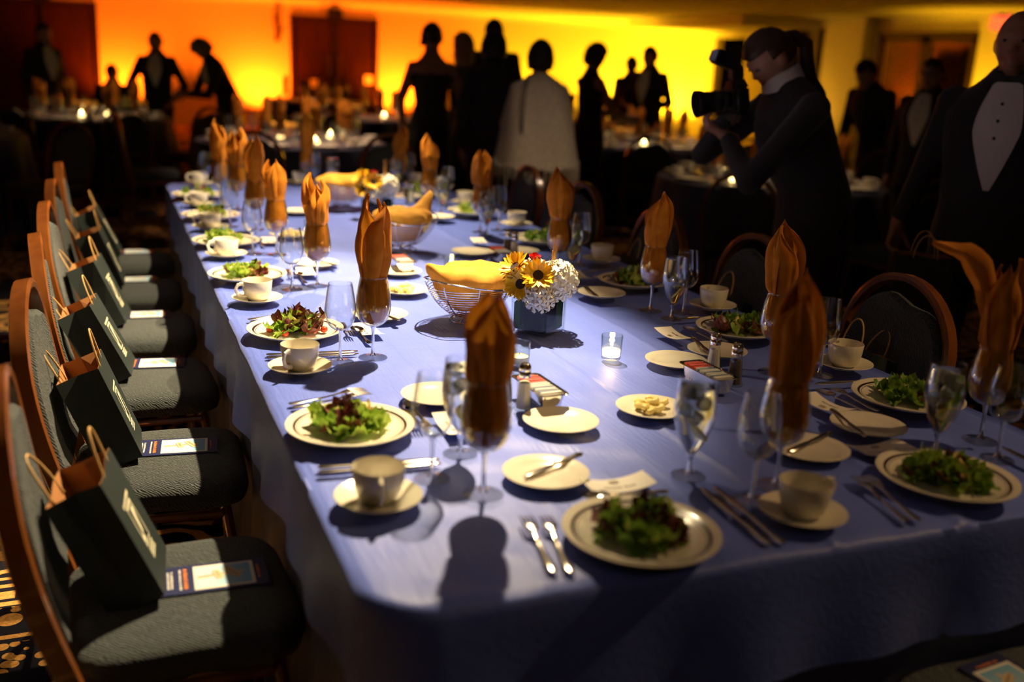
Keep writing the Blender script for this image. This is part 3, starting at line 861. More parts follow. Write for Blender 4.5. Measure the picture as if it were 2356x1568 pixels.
place(BRO, 'brochure', 'brochure on the dark chair seat at the near end', 'brochure', (1.46, 1.06, 0.4858), PI / 2 + 0.1, 'brochures lying on the chair seats')
# ================================================================== tableware meshes
def seglathe(segs, n=48):
    mb = MB()
    for prof, mi in segs: mb.add(lathe(prof, n), mi)
    return mb
me_plate = mesh('dinner_plate', seglathe([
    ([(0, 0.007), (0.083, 0.007), (0.098, 0.0115), (0.1065, 0.0140)], 0), ([(0.1065, 0.0140), (0.1078, 0.0144)], 1), ([(0.1078, 0.0144), (0.1110, 0.0153)], 0),
    ([(0.1110, 0.0153), (0.1168, 0.0172)], 1), ([(0.1168, 0.0172), (0.129, 0.0215), (0.1318, 0.0215), (0.1322, 0.0200), (0.1305, 0.0180), (0.10, 0.0065), (0.080, 0.0035), (0.078, 0.0), (0.074, 0.0), (0.072, 0.003), (0, 0.003)], 0)], 64), [m_china, m_band])
me_bread = mesh('bread_plate', lathe([(0, 0.005), (0.052, 0.005), (0.060, 0.0085), (0.080, 0.0145), (0.0828, 0.0145), (0.083, 0.0132), (0.062, 0.005), (0.05, 0.0025), (0.048, 0), (0.044, 0), (0.042, 0.002), (0, 0.002)], 48), m_china)
me_saucer = mesh('saucer', lathe([(0, 0.0045), (0.024, 0.0045), (0.027, 0.006), (0.040, 0.007), (0.072, 0.0165), (0.0772, 0.0178), (0.0778, 0.0165), (0.055, 0.0085), (0.036, 0.003), (0.034, 0.0), (0.030, 0), (0.028, 0.002), (0, 0.002)], 48), m_china)
me_cup = mesh('cup_body', lathe([(0, 0.004), (0.024, 0.005), (0.034, 0.014), (0.041, 0.032), (0.0445, 0.062), (0.0462, 0.0655), (0.0472, 0.064), (0.0440, 0.034), (0.037, 0.012), (0.028, 0.003), (0.0265, 0.0), (0.022, 0.0), (0.021, 0.002), (0, 0.002)], 40), m_china)
me_handle = mesh('handle', tube([(0.042, 0, 0.054), (0.052, 0, 0.0585), (0.066, 0, 0.056), (0.073, 0, 0.044), (0.068, 0, 0.029), (0.054, 0, 0.019), (0.038, 0, 0.017)], [0.005, 0.0042, 0.0038, 0.0038, 0.0038, 0.004, 0.005], 8, flat=1.5), m_china)
CUP = [('cup_body', me_cup), ('handle', me_handle)]

def glass_asm(base, stem_z, bowl, nm):
    """bowl: list of (r,z) outer"""
    foot = mesh('foot', lathe([(0, 0), (base, 0), (base + 0.0008, 0.001), (base, 0.002), (base * 0.55, 0.0035), (0.008, 0.006), (0, 0.0075)], 40), m_glass)
    st = mesh('stem', lathe([(0.0085, 0.0065), (0.0052, 0.013), (0.0040, 0.03), (0.0037, stem_z * 0.7), (0.0048, stem_z - 0.010), (0.0085, stem_z + 0.001)], 20), m_solid)
    inner = [(max(r - 0.0011, 0), z + (0.0015 if i < 3 else 0)) for i, (r, z) in enumerate(bowl)]
    bw = mesh('bowl', lathe(bowl + [(bowl[-1][0] - 0.0004, bowl[-1][1] + 0.0006)] + inner[::-1], 48), m_glass, angle=70)
    return [('foot', foot), ('stem', st), ('bowl', bw)]
def curve(pts, n=22):
    """smooth interpolation of (r,z) control points"""
    out = []
    P_ = [Vector((r, z, 0)) for r, z in pts]
    for i in range(len(P_) - 1):
        p0, p1, p2, p3 = P_[max(i - 1, 0)], P_[i], P_[i + 1], P_[min(i + 2, len(P_) - 1)]
        for k in range(4):
            t = k / 4
            q = 0.5 * ((2 * p1) + (p2 - p0) * t + (2 * p0 - 5 * p1 + 4 * p2 - p3) * t * t + (3 * p1 - p0 - 3 * p2 + p3) * t ** 3)
            out.append((max(q.x, 0), q.y))
    out.append(pts[-1])
    return out
GOB_IN = [(0.0, 0.084), (0.020, 0.089), (0.036, 0.103), (0.0445, 0.126), (0.0455, 0.148), (0.0405, 0.184), (0.0345, 0.216)]
GOBLET = glass_asm(0.037, 0.085, curve(GOB_IN), 'goblet')
WINE_IN = [(0.0, 0.085), (0.018, 0.089), (0.031, 0.102), (0.0385, 0.126), (0.0388, 0.146), (0.0345, 0.180), (0.0300, 0.206)]
WINE = glass_asm(0.034, 0.086, curve(WINE_IN), 'wine')
WAT_IN = [(0.0, 0.044), (0.010, 0.049), (0.018, 0.062), (0.029, 0.085), (0.0382, 0.116), (0.0395, 0.140), (0.0368, 0.172), (0.0345, 0.198)]
WATER0 = glass_asm(0.034, 0.045, curve(WAT_IN), 'water')
wc = curve(WAT_IN)
wprof = [(max(r - 0.0016, 0), z + 0.003) for r, z in wc if z < 0.180]
wtop = wprof[-1][1]
WATER = WATER0 + [('water', mesh('water', lathe(wprof + [(wprof[-1][0] * 0.5, wtop), (0, wtop)], 40), m_water))]
HALF = [p for p in wprof if p[1] < 0.115]
WATERLOW = WATER0 + [('lemon_water', mesh('lemon_water', lathe(HALF + [(HALF[-1][0] * 0.5, HALF[-1][1]), (0, HALF[-1][1])], 40), m_water))]
me_icec = mesh('ice_cube', rbox(0.024, 0.022, 0.022, 0.004), m_ice)
def lemon_mesh():
    mb = MB()
    n = 20
    rind = [(0.021 * math.cos(2 * PI * k / n), 0.021 * math.sin(2 * PI * k / n)) for k in range(n)]
    fl = [(x * 0.88, y * 0.88) for x, y in rind]
    for z in (0, 0.005):
        pass
    V, F = loft([[(x, y, 0) for x, y in fl], [(x, y, 0) for x, y in rind], [(x, y, 0.005) for x, y in rind], [(x, y, 0.0052) for x, y in fl]], cap=False)
    mb.add((V, F), 0)
    for z, s in ((0.0002, 1), (0.0050, 1)):
        mb.add(([(x, y, z) for x, y in fl], [tuple(range(n))]), 1)
    return mesh('lemon_slice', mb, [m_lemon, m_lemonin])
me_lemon = lemon_mesh()

def gob_r(z):
    pts = GOB_IN
    for (r0, z0), (r1, z1) in zip(pts[:-1], pts[1:]):
        if z0 <= z <= z1: return r0 + (r1 - r0) * (z - z0) / (z1 - z0)
    return pts[-1][0]
def napkin_mesh(seed, H=0.40, droop=0.0):
    rr = random.Random(seed)
    V, F = [], []
    nu, nv = 20, 28
    k_leaf = 4
    a0 = rr.uniform(0, 2 * PI)
    for k in range(k_leaf):
        az = a0 + 2 * PI * k / k_leaf + rr.uniform(-0.3, 0.3)
        top = H - rr.uniform(0.0, 0.045) if k else H
        spread = rr.uniform(0.85, 1.15) * PI * 0.92
        layer = 0.0032 * (k % 2) + 0.001 * k
        lean = rr.uniform(-0.004, 0.012); tw = rr.uniform(-0.5, 0.5)
        tipu = rr.uniform(-0.35, 0.35)
        o = len(V)
        z0 = 0.094 + 0.004 * k
        for j in range(nv + 1):
            v = j / nv
            z = z0 + (top - z0) * v
            if z < 0.216: R = gob_r(z) - 0.0035 - layer
            else:
                t = (z - 0.216) / (top - 0.216)
                R = 0.0325 - layer + 0.009 * math.sin(min(t / 0.5, 1) * PI / 2) - (0.024 * ((t - 0.5) / 0.5) ** 1.6 if t > 0.5 else 0)
            R = max(R, 0.006)
            taper = 1.0 if v < 0.74 else max(0.03, 1 - ((v - 0.74) / 0.26) ** 1.7)
            for i in range(nu + 1):
                u = -1 + 2 * i / nu
                uu = u * taper + tipu * (1 - taper)
                ang = az + uu * spread * 0.5 + tw * v
                fold = 0.0065 * (abs(math.sin(u * 3.4 + seed + k * 2 + 0.8 * v)) * 2 - 1) * (0.5 + 0.5 * v) + 0.009 * noise.noise((u * 1.7 + k * 3, v * 4, seed * 1.3))
                fold *= min(1.0, (R / 0.03)) * (0.6 if z < 0.216 else 1.0)
                rr_ = R + fold + lean * max(0, v - 0.4) * 1.5
                if z < 0.216: rr_ = min(rr_, gob_r(z) - 0.0028)
                zz = z - 0.008 * (u * u) * v
                V.append((rr_ * math.cos(ang) + droop * max(0, v - 0.5) ** 2 * 0.3, rr_ * math.sin(ang), zz))
        for j in range(nv):
            for i in range(nu):
                F.append((o + j * (nu + 1) + i, o + j * (nu + 1) + i + 1, o + (j + 1) * (nu + 1) + i + 1, o + (j + 1) * (nu + 1) + i))
    # bunched tail tucked in the bowl
    o = len(V)
    for j in range(9):
        t = j / 8; z = 0.091 + 0.05 * t
        for i in range(24):
            a = 2 * PI * i / 24
            R = (gob_r(z) - 0.004) * (0.55 + 0.42 * math.sin(t * PI * 0.6)) * (0.80 + 0.2 * math.sin(a * 5 + seed) + 0.12 * noise.noise((math.cos(a) * 2, math.sin(a) * 2, seed + t)))
            R = min(R, gob_r(z) - 0.003)
            V.append((R * math.cos(a), R * math.sin(a), z))
    for j in range(8):
        for i in range(24): F.append((o + j * 24 + i, o + j * 24 + (i + 1) % 24, o + (j + 1) * 24 + (i + 1) % 24, o + (j + 1) * 24 + i))
    me = mesh('napkin', (V, F), m_gold, angle=180, fix=False)
    return me
NAPS = [napkin_mesh(s, h) for s, h in ((1, .375), (2, .425), (3, .38), (4, .37), (5, .40), (6, .41), (7, .42), (8, .39))]

# cutlery: lying along +X, business end at +X, handle end at -X
def prof_slab(stations, th=0.0016, curve_z=None):
    rings = []
    for x, w in stations:
        z = curve_z(x) if curve_z else 0
        rings.append([(x, -w, z + th * 0.3), (x, -w * 0.6, z), (x, w * 0.6, z), (x, w, z + th * 0.3), (x, w * 0.7, z + th), (x, -w * 0.7, z + th)])
    return loft(rings)
def fork_mesh(l=0.19):
    h = l / 2
    cz = lambda x: 0.0015 + 0.006 * max(0, (x - h * 0.25) / (h * 0.75)) * (1 - max(0, (x - h * 0.25) / (h * 0.75))) * 2.2 + (0.004 if x > h * 0.3 else 0.004 * max(0, (x + h) / (1.3 * h)) ** 3)
    mb = MB()
    mb.add(prof_slab([(-h, 0.004), (-h + 0.006, 0.0085), (-h + 0.03, 0.0075), (-h + 0.06, 0.0045), (0.0, 0.0028), (h * 0.3, 0.0032), (h * 0.42, 0.0085), (h * 0.50, 0.0118), (h * 0.58, 0.0122)], 0.002, cz))
    for y in (-0.0105, -0.0035, 0.0035, 0.0105):
        mb.add(tube([(h * 0.57, y, cz(h * 0.57) + 0.001), (h * 0.8, y * 0.97, cz(h * 0.8) + 0.001), (h, y * 0.92, cz(h) + 0.001)], [0.0024, 0.0020, 0.0009], 6))
    return mesh('fork', mb, m_steel, angle=50)
def knife_mesh(l=0.235, w=0.0095):
    h = l / 2
    st = [(-h, 0.004), (-h + 0.008, 0.0095), (-h + 0.03, 0.0080), (-h + 0.07, 0.0058), (-0.005, 0.0055), (0.0, 0.0045), (0.012, w * 0.8), (h * 0.5, w), (h * 0.85, w * 0.85), (h, 0.0015)]
    return mesh('knife', prof_slab(st, 0.0028), m_steel, angle=50)
def spoon_mesh(l=0.175):
    h = l / 2
    mb = MB()
    mb.add(prof_slab([(-h, 0.004), (-h + 0.006, 0.0085), (-h + 0.03, 0.007), (-h + 0.06, 0.0042), (h * 0.35, 0.003)], 0.002, lambda x: 0.002 + 0.004 * max(0, (x + h) / (2 * h)) ** 2))
    V, F = [], []
    for j in range(9):
        r = j / 8
        for i in range(20):
            a = 2 * PI * i / 20
            V.append((h * 0.66 + 0.029 * r * math.cos(a), 0.0185 * r * math.sin(a) * (1 - 0.15 * math.cos(a)), 0.001 + 0.0075 * r * r))
    for j in range(8):
        for i in range(20): F.append((j * 20 + i, j * 20 + (i + 1) % 20, (j + 1) * 20 + (i + 1) % 20, (j + 1) * 20 + i))
    mb.add((V, F))
    return mesh('spoon', mb, m_chrome, angle=60)
me_fork, me_fork2, me_knife, me_spoon = fork_mesh(), fork_mesh(0.165), knife_mesh(), spoon_mesh()
me_bk = knife_mesh(0.165, 0.0085)

def along(me, name, a, b, z, label, cat, group, tilt=0.0):
    """utensil with handle end towards a and working end towards b"""
    d = Vector((b[0] - a[0], b[1] - a[1]))
    return single(me, name, label, cat, ((a[0] + b[0]) / 2, (a[1] + b[1]) / 2, z), (0, tilt, math.atan2(d.y, d.x)), group)

# ================================================================== place settings
TOP = TZ + 0.003
SEAT = {'L1': 'first place up the left side', 'L2': 'second place up the left side', 'L3': 'third place up the left side', 'L4': 'fourth place up the left side', 'L5': 'fifth place up the left side', 'L6': 'sixth place up the left side',
        'L7': 'far left corner place', 'N1': 'near end place beside the left corner', 'N2': 'near end place by the right corner', 'R1': 'first place up the right side', 'R2': 'second place up the right side', 'R3': 'third place up the right side',
        'R4': 'fourth place up the right side', 'R5': 'fifth place up the right side', 'R6': 'sixth place up the right side', 'F1': 'far left corner place', 'F2': 'middle of the far end'}
PL = {'L1':(0.434,1.913), 'L2':(0.456,2.689), 'L3':(0.423,3.440), 'L4':(0.423,4.096), 'L5':(0.428,4.773), 'L6':(0.429,5.479), 'N1':(0.784,1.306), 'N2':(1.482,1.347), 'R1':(1.773,1.767), 'R2':(1.741,2.433), 'R3':(1.747,3.109), 'R4':(1.749,3.980), 'R5':(1.726,4.805), 'R6':(1.705,5.609)}
SA = {'L1':(0.405,1.564), 'L2':(0.409,2.353), 'L3':(0.408,3.095), 'L4':(0.395,3.835), 'L5':(0.397,4.467), 'L6':(0.406,5.154), 'F1':(0.483,5.988), 'N1':(1.105,1.300), 'R1':(1.815,2.052), 'R2':(1.834,2.726), 'R3':(1.821,3.522), 'R4':(1.806,4.404), 'R5':(1.798,5.144), 'R6':(1.761,5.99), 'F2':(1.065,6.05)}
CUPROT = {'L1': -1.75, 'L2': -2.3, 'L3': -2.75, 'L4': -2.8, 'L5': -2.9, 'L6': -2.7, 'N1': 0.15, 'F1': 3.0}
BR = {'c1':(0.880,1.840), 'N1':(0.734,1.586), 'N2':(1.318,1.557), 'R1':(1.543,1.639), 'R2':(1.542,2.248), 'c2':(1.375,2.188), 'c3':(1.120,1.866), 'R3':(1.544,2.969), 'L1':(0.672,2.072), 'L2':(0.732,2.825), 'c4':(0.892,3.134), 'c5':(0.956,3.430), 'L3':(0.694,3.622), 'c6':(1.350,3.757), 'R4':(1.556,3.748), 'R5':(1.497,4.673), 'c7':(0.698,4.245), 'c8':(0.850,4.905), 'c9':(1.354,4.93), 'R6':(1.56,5.42)}
BLAB = {'c1': 'empty white side plate in front of the near sugar caddy', 'c2': 'empty white side plate behind the right sugar caddy', 'c3': 'side plate of butter curls behind the near water glass', 'c4': 'side plate of butter beside the tall napkin glass',
        'c5': 'empty side plate beside the nearer bread basket', 'c6': 'empty side plate behind the sugar caddy past the bread basket', 'c7': 'side plate of butter beside the fourth left place', 'c8': 'side plate near the far bread basket', 'c9': 'side plate beside the far flowers'}
for k, (x, y) in PL.items():
    single(me_plate, 'dinner_plate', 'dark-banded cream salad plate at the %s' % SEAT[k], 'plate', (x, y, TOP), random.Random(k).uniform(0, 6), 'banded salad plates on the long table')
for k, (x, y) in SA.items():
    single(me_saucer, 'saucer', 'cream saucer under the cup at the %s' % SEAT[k], 'saucer', (x, y, TOP), 0, 'saucers on the long table')
    place(CUP, 'coffee_cup', 'empty cream coffee cup at the %s' % SEAT[k], 'cup', (x, y, TOP + 0.0046), CUPROT.get(k, PI / 2 + random.Random(k).uniform(-0.3, 0.3)), 'coffee cups on the long table')
for k, (x, y) in BR.items():
    single(me_bread, 'bread_plate', BLAB[k] if k in BLAB else 'small white bread plate at the %s' % SEAT[k], 'plate', (x, y, TOP), 0, 'small plates on the long table')
WG = {'L1':(0.525,1.637), 'L2':(0.519,2.401), 'L3':(0.540,3.241), 'L4':(0.498,3.873), 'R1':(1.701,2.006), 'R2':(1.696,2.682), 'N1':(1.058,1.385), 'N2':(1.689,1.415), 'R3':(1.699,3.473), 'R4':(1.670,4.295), 'R5':(1.686,5.117), 'R6':(1.687,5.86), 'F1':(0.495,5.773), 'F2':(1.098,5.76), 'L5':(0.486,4.52), 'L6':(0.522,5.15)}
for k, (x, y) in WG.items():
    place(WINE, 'wine_glass', 'empty clear wine glass at the %s' % SEAT[k], 'wine glass', (x, y, TOP), 0, 'empty wine glasses on the long table')
NG = {'L1':(0.593,1.545,0), 'L2':(0.609,2.423,1), 'L3':(0.631,3.278,2), 'L4':(0.584,3.843,3), 'N1':(1.145,1.43,6), 'N2':(1.742,1.511,5), 'R1':(1.590,2.06,4), 'R2':(1.605,2.736,7), 'L5':(0.585,4.437,5), 'L6':(0.578,5.02,4), 'L7':(0.526,5.30,6), 'F2':(1.093,5.98,1), 'R6':(1.60,5.76,2), 'R5':(1.523,4.918,7), 'R4':(1.568,4.260,0), 'R3':(1.530,3.308,4)}
for i, (k, (x, y, nv)) in enumerate(NG.items()):
    place(GOBLET, 'wine_goblet', 'large wine goblet holding a gold napkin at the %s' % SEAT[k], 'wine glass', (x, y, TOP), 0, 'goblets with napkins on the long table')
    o = single(NAPS[nv], 'napkin', 'gold folded napkin standing in the goblet at the %s' % SEAT[k], 'napkin', (x, y, TOP), [0.4, 2.2, 1.1, 4.0, 5.1, 0.9, 2.9, 3.6][i % 8], 'gold napkins on the long table')
WA = {'L1':(0.615,1.738), 'N1':(1.005,1.517), 'N2':(1.584,1.480), 'R2':(1.618,2.624), 'R3':(1.597,3.333), 'R4':(1.567,4.177), 'R5':(1.553,4.80), 'R6':(1.541,5.62), 'F2':(1.194,5.72)}
for i, (k, (x, y)) in enumerate(WA.items()):
    low = k == 'R2'
    t = place(WATERLOW if low else WATER, 'water_glass', '%s water glass with lemon at the %s' % ('half full' if low else 'full iced', SEAT[k]), 'water glass', (x, y, TOP), 0, 'water glasses on the long table')
    rr = random.Random(i)
    if not low:
        for j, z in enumerate((0.118, 0.136, 0.152, 0.165, 0.172)):
            a = j * 2.1 + i
            obj('ice_cube', me_icec, t, (0.016 * math.cos(a), 0.016 * math.sin(a), z), (rr.uniform(0, 3), rr.uniform(0, 3), rr.uniform(0, 3)))
    single(me_lemon, 'lemon_slice', 'lemon slice in the water glass at the %s' % SEAT[k], 'lemon slice', (x + 0.004, y - 0.012, TOP + (0.088 if low else 0.092)), (0.9, 0.3, i * 1.3), 'lemon slices in the water glasses')

# cutlery
FK = [('L1', (0.341, 2.088), (0.534, 2.131), 'nearer'), ('L1', (0.344, 2.112), (0.522, 2.158), 'farther'), ('L2', (0.350, 2.871), (0.530, 2.935), 'farther'), ('L2', (0.352, 2.845), (0.535, 2.905), 'nearer'), ('N1', (0.599, 1.246), (0.628, 1.432), 'left'), ('N1', (0.624, 1.236), (0.661, 1.424), 'right'),
      ('N2', (1.279, 1.232), (1.316, 1.412), 'left'), ('N2', (1.303, 1.229), (1.339, 1.410), 'right'), ('R1', (1.800, 1.62), (1.640, 1.600), 'nearer')]
FK = FK[:-1] + [('R1', (1.643, 1.715), (1.639, 1.885), 'cross-laid'), ('R2', (1.631, 2.330), (1.630, 2.505), 'cross-laid'), ('R3', (1.683, 3.060), (1.684, 3.235), 'cross-laid')]
# the forks on the right side lie crossed over a spoon, along the table
for k, a, b, wd in FK:
    crossed = wd == 'cross-laid'
    lab = ('dessert fork lying above the plate at the %s' % SEAT[k]) if crossed else '%s of two steel forks at the %s' % (wd, SEAT[k])
    along(me_fork2 if crossed else me_fork, 'fork', a, b, TOP + (0.004 if crossed else 0), lab, 'fork', 'forks on the long table')
    if crossed:
        along(me_spoon, 'spoon', (a[0] - 0.02, a[1] + 0.01), (b[0] - 0.035, b[1] + 0.005), TOP, 'dessert spoon under the fork at the %s' % SEAT[k], 'spoon', 'spoons on the long table')
KN = [('L1', (0.335, 1.745), (0.566, 1.722), 'farther'), ('L1', (0.333, 1.722), (0.562, 1.703), 'nearer'), ('L2', (0.352, 2.508), (0.582, 2.488), 'farther'), ('L2', (0.350, 2.484), (0.578, 2.466), 'nearer'), ('N1', (0.985, 1.230), (0.998, 1.455), 'left'), ('N1', (1.011, 1.229), (1.024, 1.452), 'right'),
      ('R1', (1.872, 1.933), (1.642, 1.946), 'single'), ('R2', (1.866, 2.612), (1.640, 2.620), 'single'), ('R3', (1.870, 3.385), (1.645, 3.350), 'single'), ('N2', (1.745, 1.240), (1.758, 1.455), 'single')]
for k, a, b, wd in KN:
    along(me_knife, 'knife', a, b, TOP, ('steel dinner knife at the %s' % SEAT[k]) if wd == 'single' else '%s of two steel knives at the %s' % (wd, SEAT[k]), 'knife', 'knives on the long table')
BK = [('N1', (0.679, 1.573), (0.841, 1.645), 1), ('N2', (1.262, 1.552), (1.409, 1.605), 1), ('R1', (1.483, 1.577), (1.519, 1.734), 1), ('R2', (1.502, 2.209), (1.533, 2.360), 1), ('R3', (1.498, 2.884), (1.522, 3.060), 1), ('L2', (0.731, 2.859), (0.755, 2.744), 0), ('L3', (0.702, 3.662), (0.741, 3.558), 0)]
for k, a, b, h in BK:
    # blade end a, handle end b, handle resting over the rim
    along(me_bk, 'butter_knife', b, a, TOP + 0.0125, 'butter knife on the bread plate at the %s' % SEAT[k], 'butter knife', 'butter knives on bread plates', tilt=0.035)
SPN = [('L1', (0.600, 1.90), (0.598, 2.055)), ('L2', (0.632, 2.56), (0.628, 2.705)), ('L3', (0.600, 3.33), (0.598, 3.48)), ('N1', (0.92, 1.462), (0.76, 1.474)), ('L4', (0.560, 4.02), (0.558, 4.18))]
for k, a, b in SPN:
    along(me_spoon, 'spoon', a, b, TOP, 'dessert spoon above the plate at the %s' % SEAT[k], 'spoon', 'spoons on the long table')
for k, a, b in (('L1', (0.585, 2.04), (0.572, 1.875)), ('L2', (0.607, 2.78), (0.597, 2.62)), ('L3', (0.578, 3.56), (0.568, 3.40))):
    along(me_fork2, 'fork', a, b, TOP, 'dessert fork above the plate at the %s' % SEAT[k], 'fork', 'forks on the long table')

# ------------------------------------------------------------------ name cards
def card_asm(name=None, seed=0):
    Lx, Wy = 0.135, 0.060
    def bend(x): return 0.0012 + 0.012 * (x / (Lx / 2)) ** 2 if seed % 2 == 0 else 0.0012 + 0.009 * (x / (Lx / 2)) ** 2
    V, F = [], []
    for zo in (0.0, 0.0004):
        for i in range(13):
            x = -Lx / 2 + Lx * i / 12
            for y in (-Wy / 2, Wy / 2): V.append((x, y, bend(x) + zo))
    for i in range(12):
        a = 2 * i
        F.append((a, a + 2, a + 3, a + 1)); F.append((a + 26, a + 27, a + 29, a + 28))
        F.append((a, a + 26, a + 28, a + 2)); F.append((a + 1, a + 3, a + 29, a + 27))
    F += [(0, 1, 27, 26), (24, 50, 51, 25)]
    sh = mesh('card_sheet', (V, F), m_white, angle=30)
    mk = MB()
    def q(x0, x1, y0, y1): mk.add(([(x0, y0, bend(x0) + 0.0007), (x1, y0, bend(x1) + 0.0007), (x1, y1, bend(x1) + 0.0007), (x0, y1, bend(x0) + 0.0007)], [(0, 1, 2, 3)]))
    if name:
        Vt, Ft = text_vf(name, 0.0135)
        mk.add(([(x, y - 0.010, bend(x) + 0.0007) for x, y, z in Vt], Ft))
    else:
        rr = random.Random(seed + 50)
        x = -0.032
        while x < 0.032:
            w_ = rr.uniform(0.0016, 0.0035); q(x, x + w_, -0.012, -0.012 + rr.choice((0.0045, 0.0045, 0.0075))); x += w_ + (0.0009 if rr.random() < 0.85 else 0.005)
    em = MB()
    pts = [(0.0105 * math.cos(2 * PI * k / 16), 0.0145 + 0.0072 * math.sin(2 * PI * k / 16)) for k in range(16)]
    em.add(tube([(x, y, bend(x) + 0.0008) for x, y in pts], 0.0005, 4, closed=True))
    em.add(tube([(-0.008 + 0.016 * k / 14, 0.0145 + 0.0035 * math.sin(k * 1.3), 0.0022) for k in range(15)], 0.0007, 4))
    return [('card_sheet', sh), ('lettering', mesh('lettering', mk, m_ink, smooth=False, fix=False)), ('emblem', mesh('emblem', em, m_signd))]
CARD = [('L1', 0.651, 1.881, -PI / 2, None), ('L2', 0.658, 2.674, -PI / 2 + 0.02, None), ('L3', 0.632, 3.468, -PI / 2, None), ('L4', 0.60, 4.12, -PI / 2, None), ('N1', 0.847, 1.511, -0.02, None), ('N2', 1.478, 1.525, 0.03, 'Christopher H'), ('R1', 1.553, 1.792, PI / 2 + 0.12, 'Gedanska'), ('R2', 1.520, 2.442, PI / 2 + 0.02, None), ('R3', 1.600, 3.255, PI / 2, None), ('R4', 1.477, 4.005, PI / 2 - 0.1, None)]
for i, (k, x, y, a, nm) in enumerate(CARD):
    place(card_asm(nm, i), 'place_card', 'curled white name card at the %s' % SEAT[k], 'name card', (x, y, TOP), a, 'white name cards on the long table')

# ------------------------------------------------------------------ salads
def leaf_mesh(seed, m, curl=1.0):
    rr = random.Random(seed)
    V, F = [], []
    n1, n2 = 9, 8
    for j in range(n1 + 1):
        v = j / n1
        for i in range(n2 + 1):
            u = -1 + 2 * i / n2
            wd = (math.sin(PI * (0.10 + 0.80 * v)) ** 0.7) * (1 + 0.22 * math.sin(v * 16.8 + seed) * abs(u))
            x = (v - 0.5) * 0.052 + 0.004 * math.sin(u * 3 + seed)
            y = u * 0.019 * wd
            ed = abs(u) ** 2
            z = curl * (0.006 * ed * math.sin(v * 13.3 + (seed if u > 0 else seed * 2 + 1)) + 0.010 * (v - 0.5) ** 2 * 4 + 0.007 * u * u + 0.0035 * noise.noise((u * 2, v * 4, seed)))
            V.append((x, y, z))
    for j in range(n1):
        for i in range(n2): F.append((j * (n2 + 1) + i, j * (n2 + 1) + i + 1, (j + 1) * (n2 + 1) + i + 1, (j + 1) * (n2 + 1) + i))
    return mesh('lettuce_leaf', (V, F), m, angle=180, fix=False)
LV_L = [leaf_mesh(s, m_leafl, 1.3) for s in (1, 2, 3)]; LV_D = [leaf_mesh(s, m_leafd, 1.2) for s in (4, 5, 6)]; LV_R = [leaf_mesh(s, m_leafr, 1.6) for s in (7, 8)]
V, F = [], []
for j in range(11):
    a = -1.2 + 2.4 * j / 10
    for r_, z in ((0.024, 0), (0.017, 0.004), (0.024, 0.008)): V.append((r_ * math.cos(a) - 0.02, r_ * math.sin(a), z))
for j in range(10):
    for k in range(3): F.append((j * 3 + k, j * 3 + (k + 1) % 3, j * 3 + 3 + (k + 1) % 3, j * 3 + 3 + k))
F += [(0, 1, 2), (32, 31, 30)]
me_apple = mesh('apple_slice', (V, F), m_apple)
me_tom = mesh('cherry_tomato', ellipsoid((0, 0, 0), (0.0105, 0.0105, 0.0095), 12, 8), m_tomato)
me_walnut = mesh('walnut', ellipsoid((0, 0, 0), (0.009, 0.007, 0.006), 8, 6), m_straw)
SPEC = {'L1': (40, .045, .58, .10, 3), 'L2': (46, .35, .45, .35, 5), 'L3': (34, .6, .8, .12, 2), 'L4': (26, .5, .8, .1, 2), 'L5': (20, .5, .8, .1, 2), 'L6': (10, .5, .8, .05, 0), 'N1': (48, .5, .45, .2, 3), 'N2': (44, .4, .4, .15, 3), 'R1': (40, .1, .25, .06, 1), 'R2': (44, .15, .25, .2, 2), 'R3': (28, .5, .6, .1, 1), 'R4': (20, .3, .5, .1, 1), 'R5': (16, .5, .7, .1, 1), 'R6': (12, .5, .7, .1, 1)}
SDESC = {'L1': 'green leaf salad with apple slices', 'L2': 'green and red leaf salad with cherry tomatoes', 'N1': 'mixed leaf salad with pale apple pieces', 'N2': 'mixed leaf salad with pale cheese', 'R1': 'dark green leaf salad', 'R2': 'dark green salad with red lettuce'}
for k, (n_, light0, light, red, nap) in SPEC.items():
    rr = random.Random(sum(map(ord, k)) * 7)
    x, y = PL[k]
    t = thing('salad', '%s at the %s' % (SDESC.get(k, 'small leafy green salad'), SEAT[k]), 'salad', (x + 0.008 * rr.uniform(-1, 1), y + 0.008 * rr.uniform(-1, 1), TOP + 0.008), (0, 0, 0), 'leafy salads on the banded plates')
    ex, ey = (0.072, 0.066)
    for i in range(n_):
        r_ = math.sqrt(rr.random()); a = rr.uniform(0, 2 * PI)
        z = 0.008 + (1 - r_ ** 1.5) * 0.030 * rr.uniform(0.35, 1.0)
        c = rr.random()
        me = rr.choice(LV_R) if c < red else (rr.choice(LV_L) if c < red + (1 - red) * light else rr.choice(LV_D))
        s = rr.uniform(0.75, 1.25) * (1.0 if n_ > 15 else 1.2)
        obj('lettuce_leaf', me, t, (ex * r_ * math.cos(a), ey * r_ * math.sin(a), z), (rr.uniform(-0.7, 0.7), rr.uniform(-0.9, 0.5), rr.uniform(0, 6.28)), s)
    for i in range(nap):
        a = rr.uniform(0, 6.28); r_ = rr.uniform(0.01, 0.045)
        obj('apple_slice', me_apple, t, (r_ * math.cos(a), r_ * math.sin(a), 0.034), (rr.uniform(-0.6, 0.6), rr.uniform(-0.6, 0.6), rr.uniform(0, 6)))
    if k == 'L2':
        for px, py in ((0.065, -0.035), (-0.045, -0.055), (-0.078, -0.005)): obj('cherry_tomato', me_tom, t, (px, py, 0.011))
    if k in ('L1', 'N1', 'N2', 'L3'):
        for i in range(4):
            a = rr.uniform(0, 6.28); obj('walnut', me_walnut, t, (0.05 * math.cos(a), 0.05 * math.sin(a), 0.030), (rr.uniform(0, 3),) * 3)

